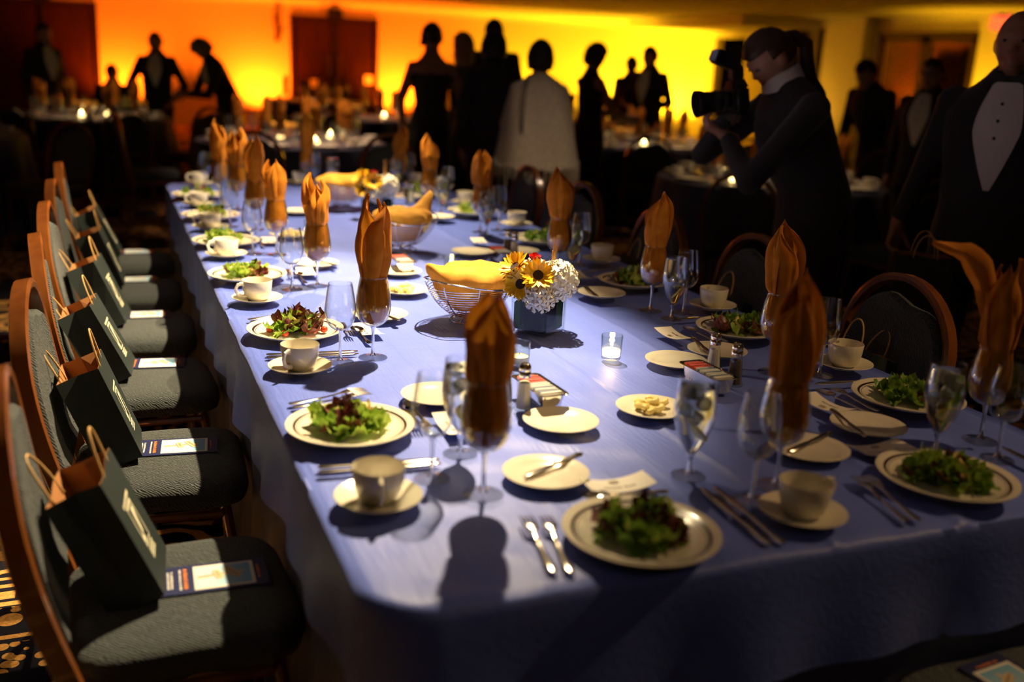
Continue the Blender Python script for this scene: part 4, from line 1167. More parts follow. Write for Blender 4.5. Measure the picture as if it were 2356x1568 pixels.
# butter curls on side plates
me_curl = mesh('butter_curl', tube([(0.011 * math.cos(k * 0.7), 0.009 * math.sin(k * 0.7), 0.004 + 0.0012 * k) for k in range(10)], [0.003] + [0.0072] * 8 + [0.003], 8), m_butter)
for k in ('c3', 'c4', 'c7'):
    rr = random.Random(k)
    x, y = BR[k]
    for i in range(7):
        a = i * 0.9 + 0.3; r_ = 0.0 if i == 6 else rr.uniform(0.022, 0.034)
        single(me_curl, 'butter_curl', 'yellow butter curl on the %s' % BLAB[k].replace('side plate of butter curls', 'side plate').replace('side plate of butter', 'side plate'), 'butter', (x + r_ * math.cos(a), y + r_ * math.sin(a), TOP + 0.006 + (0.010 if i == 6 else 0)), (0, 0, rr.uniform(0, 6)), 'butter curls on ' + k.replace('c3', 'the near plate').replace('c4', 'the middle plate').replace('c7', 'the far plate'))

# ------------------------------------------------------------------ sugar caddies and shakers
def caddy_mesh():
    l, w, h = 0.160, 0.066, 0.042
    def ring(sx, sy, z, r=0.012):
        out = []
        for cx, cy, a0 in ((sx - r, sy - r, 0), (-sx + r, sy - r, PI / 2), (-sx + r, -sy + r, PI), (sx - r, -sy + r, 1.5 * PI)):
            for k in range(5): out.append((cx + r * math.cos(a0 + k * PI / 8), cy + r * math.sin(a0 + k * PI / 8), z))
        return out
    V, F = loft([ring(l / 2 - .014, w / 2 - .012, 0.0), ring(l / 2 - .010, w / 2 - .008, 0.004), ring(l / 2 - .004, w / 2 - .004, h - 0.003), ring(l / 2, w / 2, h - 0.002), ring(l / 2 + .004, w / 2 + .004, h), ring(l / 2 + .003, w / 2 + .003, h + .0015), ring(l / 2 - .004, w / 2 - .004, h), ring(l / 2 - .012, w / 2 - .010, 0.005)])
    return mesh('sugar_caddy', (V, F), m_chrome, angle=35)
me_caddy = caddy_mesh()
me_pk = [mesh('sugar_packet', rbox(0.0035, 0.052, 0.038, 0.001), m) for m in (m_pink, m_paperw, m_paperb)]
for (x, y, a, npk, lb) in ((0.893, 1.992, PI / 2 + 0.05, 15, 'near the salt and pepper'), (1.352, 2.000, PI / 2 + 0.04, 15, 'beside the right pair of shakers'), (1.420, 3.615, PI / 2, 10, 'past the bread basket'), (0.985, 3.50, PI / 2, 8, 'behind the tall napkin glass'), (1.43, 5.18, PI / 2, 6, 'near the far flowers')):
    single(me_caddy, 'sugar_caddy', 'silver sugar caddy %s' % lb, 'sugar caddy', (x, y, TOP), a, 'silver sugar caddies')
    rr = random.Random(npk + int(x * 100))
    for i in range(npk):
        t_ = -0.060 + 0.120 * i / (npk - 1)
        c = 0 if i < npk * 0.33 else (1 if i % 3 else 2)
        nm = ('pink', 'white', 'blue-grey')[c]
        single(me_pk[c], 'sugar_packet', '%s sugar packet in the silver caddy %s' % (nm, lb), 'sugar packet', (x + t_ * math.cos(a + PI), y + t_ * math.sin(a + PI), TOP + 0.026), (0, rr.uniform(-0.35, -0.1), a + rr.uniform(-0.1, 0.1)), '%s packets in the caddy %s' % (nm, lb))
def shaker_asm(fill):
    n = 10
    def ring(r, z): return [(r * math.cos(2 * PI * k / n), r * math.sin(2 * PI * k / n), z) for k in range(n)]
    body = mesh('glass_body', loft([ring(0.0215, 0), ring(0.0225, 0.004), ring(0.0195, 0.012), ring(0.014, 0.075), ring(0.0135, 0.080)]), m_thick, smooth=False)
    inn = mesh('filling', loft([ring(0.017, 0.006), ring(0.0165, 0.014), ring(0.0122, 0.066)]), fill, smooth=False)
    cap = mesh('cap', lathe([(0.0138, 0.078), (0.0142, 0.082), (0.0142, 0.090), (0.0128, 0.092), (0.0145, 0.096), (0.0135, 0.104), (0.009, 0.110), (0, 0.112)], 20), m_chrome)
    return [('glass_body', body), ('filling', inn), ('cap', cap)]
SALT, PEP = shaker_asm(m_salt), shaker_asm(m_pepper)
for (x, y, kind, lb) in ((0.812, 2.000, 1, 'beside the near sugar caddy'), (0.838, 1.952, 0, 'beside the near sugar caddy'), (1.428, 2.092, 0, 'by the right sugar caddy'), (1.425, 1.990, 1, 'by the right sugar caddy'), (1.482, 3.698, 1, 'past the bread basket'), (1.486, 3.633, 0, 'past the bread basket'), (1.500, 5.262, 1, 'near the far flowers'), (1.512, 5.20, 0, 'near the far flowers')):
    place(PEP if kind else SALT, 'shaker', '%s shaker with chrome cap %s' % ('pepper' if kind else 'salt', lb), 'shaker', (x, y, TOP), x * 3, 'salt and pepper shakers')

# ------------------------------------------------------------------ candles
def flame_mesh():
    return mesh('flame', lathe([(0, 0), (0.0032, 0.004), (0.0042, 0.009), (0.003, 0.016), (0.0012, 0.022), (0, 0.026)], 12), m_flame)
me_flame = flame_mesh()
me_votive = mesh('glass_cup', lathe([(0, 0.008), (0.024, 0.008), (0.0252, 0.012), (0.0278, 0.064), (0.0284, 0.066), (0.0290, 0.064), (0.0265, 0.004), (0.025, 0.0), (0, 0.0)], 32), m_thick)
me_waxl = mesh('wax', lathe([(0, 0.0085), (0.0235, 0.0085), (0.0243, 0.024), (0.020, 0.0265), (0, 0.026)], 28), m_wax)
me_waxo = mesh('wax', lathe([(0, 0.0085), (0.0235, 0.0085), (0.0245, 0.027), (0.020, 0.029), (0, 0.0285)], 28), m_waxoff)
me_wick = mesh('wick', tube([(0, 0, 0.025), (0.0005, 0, 0.033)], 0.0008, 5), m_wick)
LIT = [('glass_cup', me_votive), ('wax', me_waxl), ('wick', me_wick), ('flame', me_flame, (0, 0, 0.031), (0, 0, 0))]
UNLIT = [('glass_cup', me_votive), ('wax', me_waxo), ('wick', me_wick, (0, 0, 0.002), (0, 0, 0))]
def candle(x, y, z, label, lit=True, power=0.35, group='votive candles in glass cups', sc=1.0):
    t = place(LIT if lit else UNLIT, 'votive_candle', label, 'candle', (x, y, z), 0, group, sc)
    if lit:
        d = bpy.data.lights.new('candle_light', 'POINT'); d.energy = power; d.color = (1.0, 0.55, 0.18); d.shadow_soft_size = 0.008
        lo = bpy.data.objects.new('candle_light', d); COL.objects.link(lo); lo.parent = t; lo.location = (0, 0, 0.046)
    return t
candle(1.225, 2.275, TOP, 'lit votive candle in clear glass right of the flower vase')
candle(0.956, 2.270, TOP, 'unlit votive glass behind the salt and pepper', lit=False)
candle(1.148, 3.408, TOP, 'votive candle behind the nearer bread basket', power=0.3)
candle(0.80, 4.30, TOP, 'votive candle among the left side goblets', power=0.3)

# ------------------------------------------------------------------ wire bread baskets
def basket_asm():
    parts = []
    def oval(a, b, z, n=36): return [(a * math.cos(2 * PI * k / n), b * math.sin(2 * PI * k / n), z) for k in range(n)]
    def rad(z):   # half axes at height z
        t = (z - 0.025) / 0.085
        return 0.055 + 0.052 * math.sin(min(max(t, 0), 1) * PI / 2) ** 0.8 + 0.010 * t ** 3
    parts.append(('foot_ring', mesh('foot_ring', tube(oval(0.055, 0.055, 0.003), 0.0022, 6, True), m_chrome)))
    for z in (0.010, 0.017): parts.append(('foot_wire', mesh('foot_wire', tube(oval(0.052 - z * 0.9, 0.052 - z * 0.9, z), 0.0012, 5, True), m_chrome)))
    for k in range(12):
        z = 0.027 + 0.0068 * k; r = rad(z)
        parts.append(('wire_hoop', mesh('wire_hoop', tube(oval(r * 1.12, r * 0.96, z), 0.0012, 5, True), m_chrome)))
    r = rad(0.112)
    parts.append(('rim', mesh('rim', tube([(x, y, z + 0.010 * math.cos(2 * math.atan2(y, x))) for x, y, z in oval(r * 1.14, r * 0.98, 0.116)], 0.0024, 6, True), m_chrome)))
    for k in range(8):
        a = 2 * PI * k / 8 + 0.2
        pts = [(0.055 * math.cos(a), 0.055 * math.sin(a), 0.003), (0.034 * math.cos(a), 0.034 * math.sin(a), 0.020)]
        for j in range(8):
            z = 0.027 + 0.086 * j / 7; rr_ = rad(z); pts.append((rr_ * 1.13 * math.cos(a), rr_ * 0.97 * math.sin(a), z))
        parts.append(('upright_wire', mesh('upright_wire', tube(pts, 0.0016, 5), m_chrome)))
    return parts
BASKET = basket_asm()
def bread_cloth(seed, lobes):
    V, F = [], []
    n1, n2 = 20, 48
    for j in range(n1 + 1):
        v = j / n1
        for i in range(n2):
            a = 2 * PI * i / n2
            if v < 0.5:
                t = v / 0.5; r = 0.03 + 0.074 * t ** 0.6; z = 0.034 + 0.082 * t ** 1.3
            else:
                t = (v - 0.5) / 0.5; r = 0.104 * math.cos(t * PI / 2) ** 0.55; z = 0.116 + 0.036 * math.sin(t * PI / 2)
            fo = 0.008 * noise.noise((math.cos(a) * 2.2 + seed, math.sin(a) * 2.2, v * 3)) + 0.005 * math.sin(a * 7 + seed + v * 4) * math.sin(v * PI)
            if v >= 0.5:
                for la, ls, lh in lobes:
                    d = math.atan2(math.sin(a - la), math.cos(a - la)); g = math.exp(-(d / ls) ** 2) * math.exp(-((v - 0.62) / 0.16) ** 2)
                    z += lh * g; r += lh * 0.5 * g
            r = max(r + fo * (1 if v < 0.97 else 0), 0.0)
            if v < 0.46: r = min(r, 0.092 + 0.02 * v)
            V.append((1.10 * r * math.cos(a), 0.94 * r * math.sin(a), z + fo * 0.8))
    for j in range(n1):
        for i in range(n2): F.append((j * n2 + i, j * n2 + (i + 1) % n2, (j + 1) * n2 + (i + 1) % n2, (j + 1) * n2 + i))
    F.append(tuple(range(n2 - 1, -1, -1)))
    return mesh('bread_cloth', (V, F), m_goldlite, angle=180)
BC = [bread_cloth(1, ((2.7, 0.35, 0.03), (0.2, 0.5, 0.012))), bread_cloth(2, ((0.35, 0.28, 0.075),)), bread_cloth(3, ((0.3, 0.5, 0.03),))]
for i, (x, y, a, lb) in enumerate(((0.985, 2.735, 0.5, 'beside the sunflower vase'), (1.091, 3.885, 0.2, 'in the middle of the table'), (1.10, 5.05, 0.2, 'beside the far flowers'))):
    place(BASKET, 'bread_basket', 'silver wire bread basket %s' % lb, 'bread basket', (x, y, TOP), a, 'wire bread baskets', 1.12)
    single(BC[i], 'bread_cloth', 'gold cloth folded in the bread basket %s' % lb, 'cloth', (x, y, TOP), a, 'gold cloths in the baskets', 1.12)

# ------------------------------------------------------------------ flowers
def petal_mesh(l, w, m, cup=0.25):
    V, F = [], []
    for j in range(6):
        v = j / 5
        ww = w * math.sin(PI * (0.12 + 0.86 * v)) ** 0.8
        for u in (-1, 0, 1): V.append((v * l, u * ww, cup * l * v * v * 0.6 + abs(u) * ww * 0.25))
    for j in range(5):
        for i in range(2): F.append((j * 3 + i, j * 3 + i + 1, j * 3 + i + 4, j * 3 + i + 3))
    return mesh('petal', (V, F), m, angle=180, fix=False)
me_pet = petal_mesh(0.038, 0.0072, m_petal)
me_disc = mesh('disc', lathe([(0, -0.004), (0.014, -0.002), (0.0165, 0.003), (0.013, 0.007), (0.006, 0.0065), (0, 0.005)], 20), m_disc)
me_sepal = mesh('calyx', lathe([(0, -0.012), (0.006, -0.011), (0.016, -0.003), (0.018, 0.0)], 14), m_stem)
def stem_to(parent_inv, tip, base): pass
def sunflower(loc, nrm, label, sc=1.0, group='sunflowers in the glass cube vase'):
    q = Vector(nrm).normalized().to_track_quat('Z', 'Y').to_euler()
    t = thing('sunflower', label, 'sunflower', loc, q, group, sc)
    obj('disc', me_disc, t); obj('calyx', me_sepal, t)
    rr = random.Random(label)
    for ring, (n_, r0, tilt) in enumerate(((20, 0.013, -0.12), (18, 0.012, -0.42))):
        for k in range(n_):
            a = 2 * PI * (k + 0.5 * ring) / n_ + rr.uniform(-0.08, 0.08)
            obj('petal', me_pet, t, (r0 * math.cos(a), r0 * math.sin(a), 0.001 + 0.002 * ring), (0, tilt + rr.uniform(-0.2, 0.15), a), rr.uniform(0.85, 1.1))
    obj('stem', mesh('stem', tube([(0, 0, -0.01), (0, 0, -0.045)], 0.003, 6), m_stem), t)
    return t
def floret_mesh():
    V, F = [(0, 0, 0)], []
    for p in range(4):
        a = p * PI / 2
        o = len(V)
        for r_, da, z in ((0.006, -0.5, 0.001), (0.012, -0.42, 0.0032), (0.0145, 0.0, 0.004), (0.012, 0.42, 0.0032), (0.006, 0.5, 0.001)):
            V.append((r_ * math.cos(a + da), r_ * math.sin(a + da), z))
        F.append((0, o, o + 1, o + 2)); F.append((0, o + 2, o + 3, o + 4))
    return mesh('floret', (V, F), m_hyd, angle=180, fix=False)
me_flo = floret_mesh()
me_core = mesh('flower_core', ellipsoid((0, 0, 0), (1, 1, 1), 16, 10), m_hyd)
def hydrangea(loc, r, n_, label, up=(0, 0, 1), group='white hydrangeas in the glass cube vase'):
    t = thing('hydrangea', label, 'hydrangea', loc, (0, 0, 0), group)
    obj('flower_core', me_core, t, (0, 0, 0), (0, 0, 0), r * 0.86)
    for k in range(n_):
        z = 1 - 2 * (k + 0.5) / n_ * 0.92; a = k * 2.39996; s = math.sqrt(max(0, 1 - z * z))
        d = Vector((s * math.cos(a), s * math.sin(a), z))
        e = d.to_track_quat('Z', 'Y').to_euler()
        obj('floret', me_flo, t, tuple(d * r * (0.95 + 0.10 * ((k * 7) % 5) / 5)), e, 1.25 + 0.30 * ((k * 3) % 4) / 4)
    return t
def vase_asm(s=0.10, h=0.088):
    o = rbox(s, s, h, 0.006); V = [(x, y, z + h / 2) for x, y, z in o[0]]
    outer = mesh('glass_cube', (V, o[1]), m_thick)
    i_ = rbox(s - 0.012, s - 0.012, h - 0.020, 0.004); V = [(x, y, z + h / 2 - 0.002) for x, y, z in i_[0]]
    wat = mesh('vase_water', (V, i_[1]), m_vasewater)
    parts = [('glass_cube', outer), ('vase_water', wat)]
    rr = random.Random(5)
    for k in range(16):
        a, c = rr.uniform(-0.03, 0.03), rr.uniform(-0.03, 0.03)
        parts.append(('cut_stem', mesh('cut_stem', tube([(a, c, 0.014), (a * 0.4 + rr.uniform(-.01, .01), c * 0.4, 0.084)], rr.uniform(0.0022, 0.0036), 6), m_stem)))
    for k in range(14):   # dark leaves lining the inside of the cube
        a = 2 * PI * k / 14
        V, F = [], []
        for j in range(5):
            for u in (-1, 0, 1):
                V.append((u * 0.016 * math.sin(PI * (0.15 + 0.7 * j / 4)), 0.004 * u * u, 0.014 + 0.062 * j / 4))
        for j in range(4):
            for i2 in range(2): F.append((j * 3 + i2, j * 3 + i2 + 1, j * 3 + i2 + 4, j * 3 + i2 + 3))
        sq = 0.034 / max(abs(math.cos(a)), abs(math.sin(a)))
        parts.append(('lining_leaf', mesh('lining_leaf', (V, F), m_foliage, angle=180, fix=False), (sq * math.cos(a), sq * math.sin(a), 0), (0, 0.25 * math.sin(k * 2.0), a + PI / 2)))
    return parts
VASE = vase_asm()
VX, VY = 1.140, 2.580
def bouquet(vx, vy, far):
    g = ' in the far vase' if far else ' in the near vase'
    w_ = 'far' if far else 'near'
    place(VASE, 'glass_vase', 'square clear glass vase of stems %s' % ('near the far bread basket' if far else 'behind the lit candle'), 'vase', (vx, vy, TOP), 0.62, 'glass cube vases', 1.22)
    zb = TOP + 0.10
    for (dx, dy, dz, r, n_, lb) in ((0.040, -0.035, 0.058, 0.054, 64, 'largest white hydrangea head'), (0.062, 0.030, 0.048, 0.048, 50, 'white hydrangea head at the outer side'), (-0.022, -0.052, 0.016, 0.042, 40, 'low white hydrangea head over the vase rim'), (0.0, 0.045, 0.062, 0.042, 36, 'white hydrangea head at the back')):
        hydrangea((vx + dx, vy + dy, zb + dz), r, n_ if not far else n_ // 2, lb + g)
    for (dx, dy, dz, nx, ny, nz, lb) in ((-0.068, -0.020, 0.048, -0.65, -0.75, 0.25, 'lowest sunflower facing out'), (-0.030, -0.052, 0.078, -0.30, -0.90, 0.50, 'middle sunflower with dark centre'), (-0.070, 0.022, 0.088, -0.75, -0.2, 0.75, 'upper sunflower at the side')):
        sunflower((vx + dx, vy + dy, zb + dz), (nx, ny, nz), lb + g)
    t = thing('carnation', 'ruffled red carnation' + g, 'carnation', (vx - 0.012, vy + 0.02, zb + 0.105), (0, 0, 0))
    pm = petal_mesh(0.022, 0.012, m_red, 0.9)
    for k in range(22):
        a = k * 2.4
        obj('petal', pm, t, (0, 0, 0), (0, -0.2 - 1.0 * (k % 11) / 11, a))
    obj('stem', mesh('stem', tube([(0, 0, 0), (0, 0, -0.06)], 0.0025, 6), m_stem), t)
    t = thing('wheat_sprig', 'sprig of dry wheat' + g, 'wheat', (vx + 0.035, vy - 0.01, zb + 0.085), (0.15, 0.1, 0))
    rr = random.Random(8)
    for k in range(5):
        a = rr.uniform(0, 6.28); l = rr.uniform(0.9, 1.1)
        top = Vector((0.014 * math.cos(a), 0.014 * math.sin(a), 0.055 * l))
        obj('wheat_ear', mesh('wheat_ear', tube([(0, 0, 0), tuple(top * 0.5), tuple(top)], [0.0015, 0.004, 0.001], 6), m_straw), t)
        for j in range(4):
            b2 = top * 0.5; e2 = top + Vector((rr.uniform(-.006, .006), rr.uniform(-.006, .006), 0.038))
            obj('awn', mesh('awn', tube([tuple(b2), tuple(e2)], [0.0006, 0.0003], 4), m_straw), t)
bouquet(VX, VY, False)
bouquet(1.20, 4.72, True)

# loose corner of the napkin at the near right place, flopping out of its goblet
P0 = [Vector(p) for p in ((1.728, 1.518, 1.02), (1.712, 1.520, 1.09), (1.690, 1.530, 1.15), (1.655, 1.552, 1.195), (1.597, 1.590, 1.213))]
V, F = [], []
for j in range(17):
    t_ = j / 16 * 4; i0 = min(int(t_), 3); p = P0[i0].lerp(P0[i0 + 1], t_ - i0)
    hw = (0.018 + 0.020 * math.sin(PI * min(1, j / 13)) ) * (1 if j < 10 else 1 - 0.75 * ((j - 10) / 6) ** 1.5)
    for i in range(7):
        u = -1 + i / 3
        V.append((p.x - 0.20 * u * hw + 0.010 * u * u - 1.742, p.y + 0.30 * u * hw + 0.012 * u * u - 1.511, p.z - TOP - 0.9 * u * hw - 0.02 + 0.004 * math.sin(u * 4 + j * 0.5)))
for j in range(16):
    for i in range(6): F.append((j * 7 + i, j * 7 + i + 1, j * 7 + 8 + i, j * 7 + 7 + i))
for o in [o for o in bpy.data.objects if o.name.startswith('napkin') and abs(o.location.x - 1.742) < 1e-3 and abs(o.location.y - 1.511) < 1e-3]:
    o.rotation_euler = (0, 0, 0)
    obj('loose_corner', mesh('loose_corner', (V, F), m_gold, angle=180, fix=False), o)
# ================================================================== round tables in the background
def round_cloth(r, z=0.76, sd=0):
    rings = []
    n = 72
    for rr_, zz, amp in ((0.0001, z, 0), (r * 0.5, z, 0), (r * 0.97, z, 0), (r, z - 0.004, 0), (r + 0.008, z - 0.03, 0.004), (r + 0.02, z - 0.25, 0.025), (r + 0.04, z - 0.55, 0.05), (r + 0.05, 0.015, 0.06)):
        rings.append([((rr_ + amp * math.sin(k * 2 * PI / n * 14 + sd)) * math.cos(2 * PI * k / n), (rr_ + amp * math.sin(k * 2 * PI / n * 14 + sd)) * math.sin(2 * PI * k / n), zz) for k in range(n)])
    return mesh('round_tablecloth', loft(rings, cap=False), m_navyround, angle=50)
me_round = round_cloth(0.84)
ROUND = [('A', -0.15, 11.90, 'round table near the left double doors', [(-0.23, 11.70), (0.03, 12.02)]),
         ('G', -1.45, 9.35, 'round table cut off at the left edge', []),
         ('B', 1.55, 9.15, 'round table straight behind the long table', [(1.47, 9.31), (1.69, 8.80), (1.95, 9.45)]),
         ('C', 3.05, 13.0, 'round table before the middle double doors', [(2.85, 12.90), (3.38, 12.96)]),
         ('H', 3.35, 17.6, 'farthest round table before the double doors', [(3.38, 17.5)]),
         ('D', 5.15, 9.45, 'round table beside the sleeveless woman', [(4.89, 9.75), (5.14, 9.18)]),
         ('K', 6.75, 13.6, 'round table before the yellow wall', [(6.72, 13.49)]),
         ('E', 4.60, 6.25, 'round table behind the photographer', [(4.18, 6.11)])]
PHR = {}
ANG = {'A': 8, 'G': 8, 'B': 8, 'C': 8, 'H': 8, 'D': 8, 'K': 8, 'E': 9}
RZ = 0.7625
for key, cx, cy, ph, cands in ROUND:
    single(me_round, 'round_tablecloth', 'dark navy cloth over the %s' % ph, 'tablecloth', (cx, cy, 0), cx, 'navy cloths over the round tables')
    n_ = ANG[key]
    rr = random.Random(key)
    for k in range(n_):
        a = 2 * PI * k / n_ + rr.uniform(-0.12, 0.12) + 0.3
        ca, sa = math.cos(a), math.sin(a)
        g = 'settings of the ' + ph
        r1 = 0.50 + rr.uniform(-0.04, 0.04)
        x, y = cx + r1 * ca, cy + r1 * sa
        place(GOBLET, 'wine_goblet', 'goblet with a gold napkin on the %s' % ph, 'wine glass', (x, y, RZ), 0, 'goblets on the ' + ph)
        single(NAPS[(k * 3 + len(ph)) % 8], 'napkin', 'gold napkin in a goblet on the %s' % ph, 'napkin', (x, y, RZ), rr.uniform(0, 6), 'napkins on the ' + ph)
        if key in 'ABGDE':
            b_ = a + 0.22
            x, y = cx + 0.56 * math.cos(b_), cy + 0.56 * math.sin(b_)
            place(WINE, 'wine_glass', 'empty wine glass on the %s' % ph, 'wine glass', (x, y, RZ), 0, 'wine glasses on the ' + ph)
            b_ = a + 0.40
            x, y = cx + 0.70 * math.cos(b_), cy + 0.70 * math.sin(b_)
            single(me_saucer, 'saucer', 'cream saucer on the %s' % ph, 'saucer', (x, y, RZ), 0, 'saucers on the ' + ph)
            place(CUP, 'coffee_cup', 'cream coffee cup on the %s' % ph, 'cup', (x, y, RZ + 0.0046), rr.uniform(0, 6), 'cups on the ' + ph)
            x, y = cx + 0.68 * ca, cy + 0.68 * sa
            single(me_plate, 'dinner_plate', 'banded salad plate on the %s' % ph, 'plate', (x, y, RZ), 0, 'plates on the ' + ph)
        if key in 'BDEA':
            b_ = a - 0.26
            place(WATER0, 'water_glass', 'clear water glass on the %s' % ph, 'water glass', (cx + 0.47 * math.cos(b_), cy + 0.47 * math.sin(b_), RZ), 0, 'water glasses on the ' + ph)
    for i, (x, y) in enumerate(cands):
        wd = ['first', 'second', 'third'][i]
        candle(x, y, RZ, ('glowing votive candle on the %s' % ph) if len(cands) == 1 else '%s glowing candle from the left on the %s' % (wd, ph), True, 0.5, 'candles on the ' + ph, 1.3)
    if key in 'ABCD':
        place(BASKET, 'bread_basket', 'wire bread basket on the %s' % ph, 'bread basket', (cx - 0.05, cy + 0.12, RZ), 0.3, 'baskets on round tables')
        single(BC[0], 'bread_cloth', 'gold cloth in the basket on the %s' % ph, 'cloth', (cx - 0.05, cy + 0.12, RZ), 0.3, 'cloths in baskets on round tables')
# single out the repeats on each round table by their order from the left of the view
ORDL = ['first', 'second', 'third', 'fourth', 'fifth', 'sixth', 'seventh', 'eighth', 'ninth']
_inv = cam.matrix_world.inverted()
for key, cx, cy, ph, cands in ROUND:
    for gname, noun in (('goblets', 'napkin goblet'), ('napkins', 'gold napkin'), ('wine glasses', 'wine glass'), ('saucers', 'cream saucer'), ('cups', 'coffee cup'), ('plates', 'salad plate'), ('water glasses', 'water glass')):
        L_ = [o for o in COL.objects if o.get('group') == gname + ' on the ' + ph]
        def sx(o):
            p = _inv @ Vector(o.location); return p.x / -p.z
        for i, o in enumerate(sorted(L_, key=sx)):
            o['label'] = '%s %s from the left on the %s' % (ORDL[i], noun, ph)
# chairs round the tables that show as arched silhouettes
for key, x, y, a, lb in (('A', 0.15, 10.65, 1.75, 'dark arched chair before the table by the red doors'), ('A', -0.75, 10.80, 1.2, 'dark chair left of the table by the red doors'), ('A', 0.80, 10.95, 2.3, 'dark chair beside the bending grey-haired guest'),
        ('G', -0.45, 8.45, 2.4, 'dark chair at the table cut off by the left edge'), ('B', 1.10, 7.90, 1.2, 'dark chair left in front of the table behind the far flowers'), ('B', 1.95, 7.85, 1.8, 'dark arched chair behind the far flowers'),
        ('B', 0.35, 9.3, 0.1, 'dark chair left of the table behind the far flowers'), ('D', 4.60, 8.15, 1.2, 'dark chair before the table of the sleeveless woman'), ('D', 5.45, 8.20, 1.85, 'dark chair at the table nearest the photographer lens'),
        ('E', 3.70, 5.25, 0.85, 'dark chair behind the photographer elbow'), ('E', 4.65, 4.95, 1.65, 'dark chair between photographer and bald man'), ('C', 2.6, 11.9, 1.2, 'dark chair before the middle double doors'), ('C', 3.5, 11.85, 1.9, 'dark chair right before the middle double doors'), ('E', 5.85, 6.65, 3.5, 'dark chair behind the man with glasses')):
    place(CHAIR, 'banquet_chair', lb, 'chair', (x, y, 0), a, 'chairs round the background tables')

# ================================================================== people
def head_prims(Tm, sc=1.0):
    """closed meshes of one head in head space: origin at the skull centre, face towards +Y"""
    V, F = ellipsoid((0, 0, 0), (0.080, 0.100, 0.116), 28, 20)
    out = []
    for x, y, z in V:
        if z < 0:
            t = -z / 0.112
            x *= 1 - 0.30 * t ** 1.6
            if y > 0: y *= 1 - 0.10 * t
            else: y *= 1 - 0.35 * t
        if y > 0.05: y = 0.05 + (y - 0.05) * 0.85
        out.append((x, y, z))
    P_ = [((out, F), 'skin')]
    P_.append((ellipsoid((0, 0.062, -0.078), (0.032, 0.028, 0.026)), 'skin'))           # chin
    P_.append((loft([[(-0.008, 0.082, 0.020), (0.008, 0.082, 0.020), (0.008, 0.07, 0.02), (-0.008, 0.07, 0.02)], [(-0.016, 0.112, -0.026), (0.016, 0.112, -0.026), (0.019, 0.075, -0.03), (-0.019, 0.075, -0.03)]]), 'skin'))   # nose
    P_.append((ellipsoid((0, 0.082, 0.030), (0.048, 0.014, 0.010)), 'skin'))             # brow
    P_.append((ellipsoid((0, 0.084, -0.050), (0.024, 0.010, 0.009)), 'lip'))
    for s in (-1, 1):
        P_.append((ellipsoid((s * 0.078, -0.006, -0.006), (0.010, 0.020, 0.031)), 'skin'))
    return [(([tuple(Tm @ Vector(v)) for v in vf[0]], vf[1]), tg) for vf, tg in P_]

def hand_vf(wrist, d, pn, curl, side, sc=1.0, vox=0.0045):
    """palm and five fingers; d = finger direction, pn = palm normal, side = +1 thumb along cross(d,pn)"""
    d = Vector(d).normalized(); pn = Vector(pn); pn = (pn - d * pn.dot(d)).normalized(); sd = d.cross(pn) * side
    w = Vector(wrist); prim = MB()
    def P_(a, b_, c): return w + d * a * sc + sd * b_ * sc + pn * c * sc
    for k, b_ in enumerate((0.028, 0.010, -0.010, -0.028)):
        prim.add(capsule(P_(0.01, b_ * 0.6, 0), P_(0.085, b_, 0), 0.014 * sc, 0.012 * sc, 10))
    prim.add(capsule(P_(-0.03, 0, 0), P_(0.02, 0, 0), 0.027 * sc, 0.024 * sc, 12))
    for b_, L_ in ((0.030, 0.070), (0.010, 0.080), (-0.010, 0.074), (-0.029, 0.058)):
        p = P_(0.085, b_, 0); a = 0.0; r = 0.0095
        for seg_ in (0.45, 0.32, 0.23):
            a += curl * 0.62
            q = p + (d * math.cos(a) + pn * math.sin(a)) * L_ * seg_ * sc
            prim.add(capsule(p, q, r * sc, (r - 0.001) * sc, 8)); p = q; r -= 0.001
    p = P_(0.025, 0.030, 0.008); q = p + (d * 0.6 + sd * 0.65 + pn * 0.35).normalized() * 0.042 * sc
    r2 = q + (d * 0.85 + pn * (0.5 * curl) + sd * 0.2).normalized() * 0.032 * sc
    prim.add(capsule(p, q, 0.013 * sc, 0.011 * sc, 8)); prim.add(capsule(q, r2, 0.011 * sc, 0.009 * sc, 8))
    return remesh(prim.v, prim.f, vox, 2)

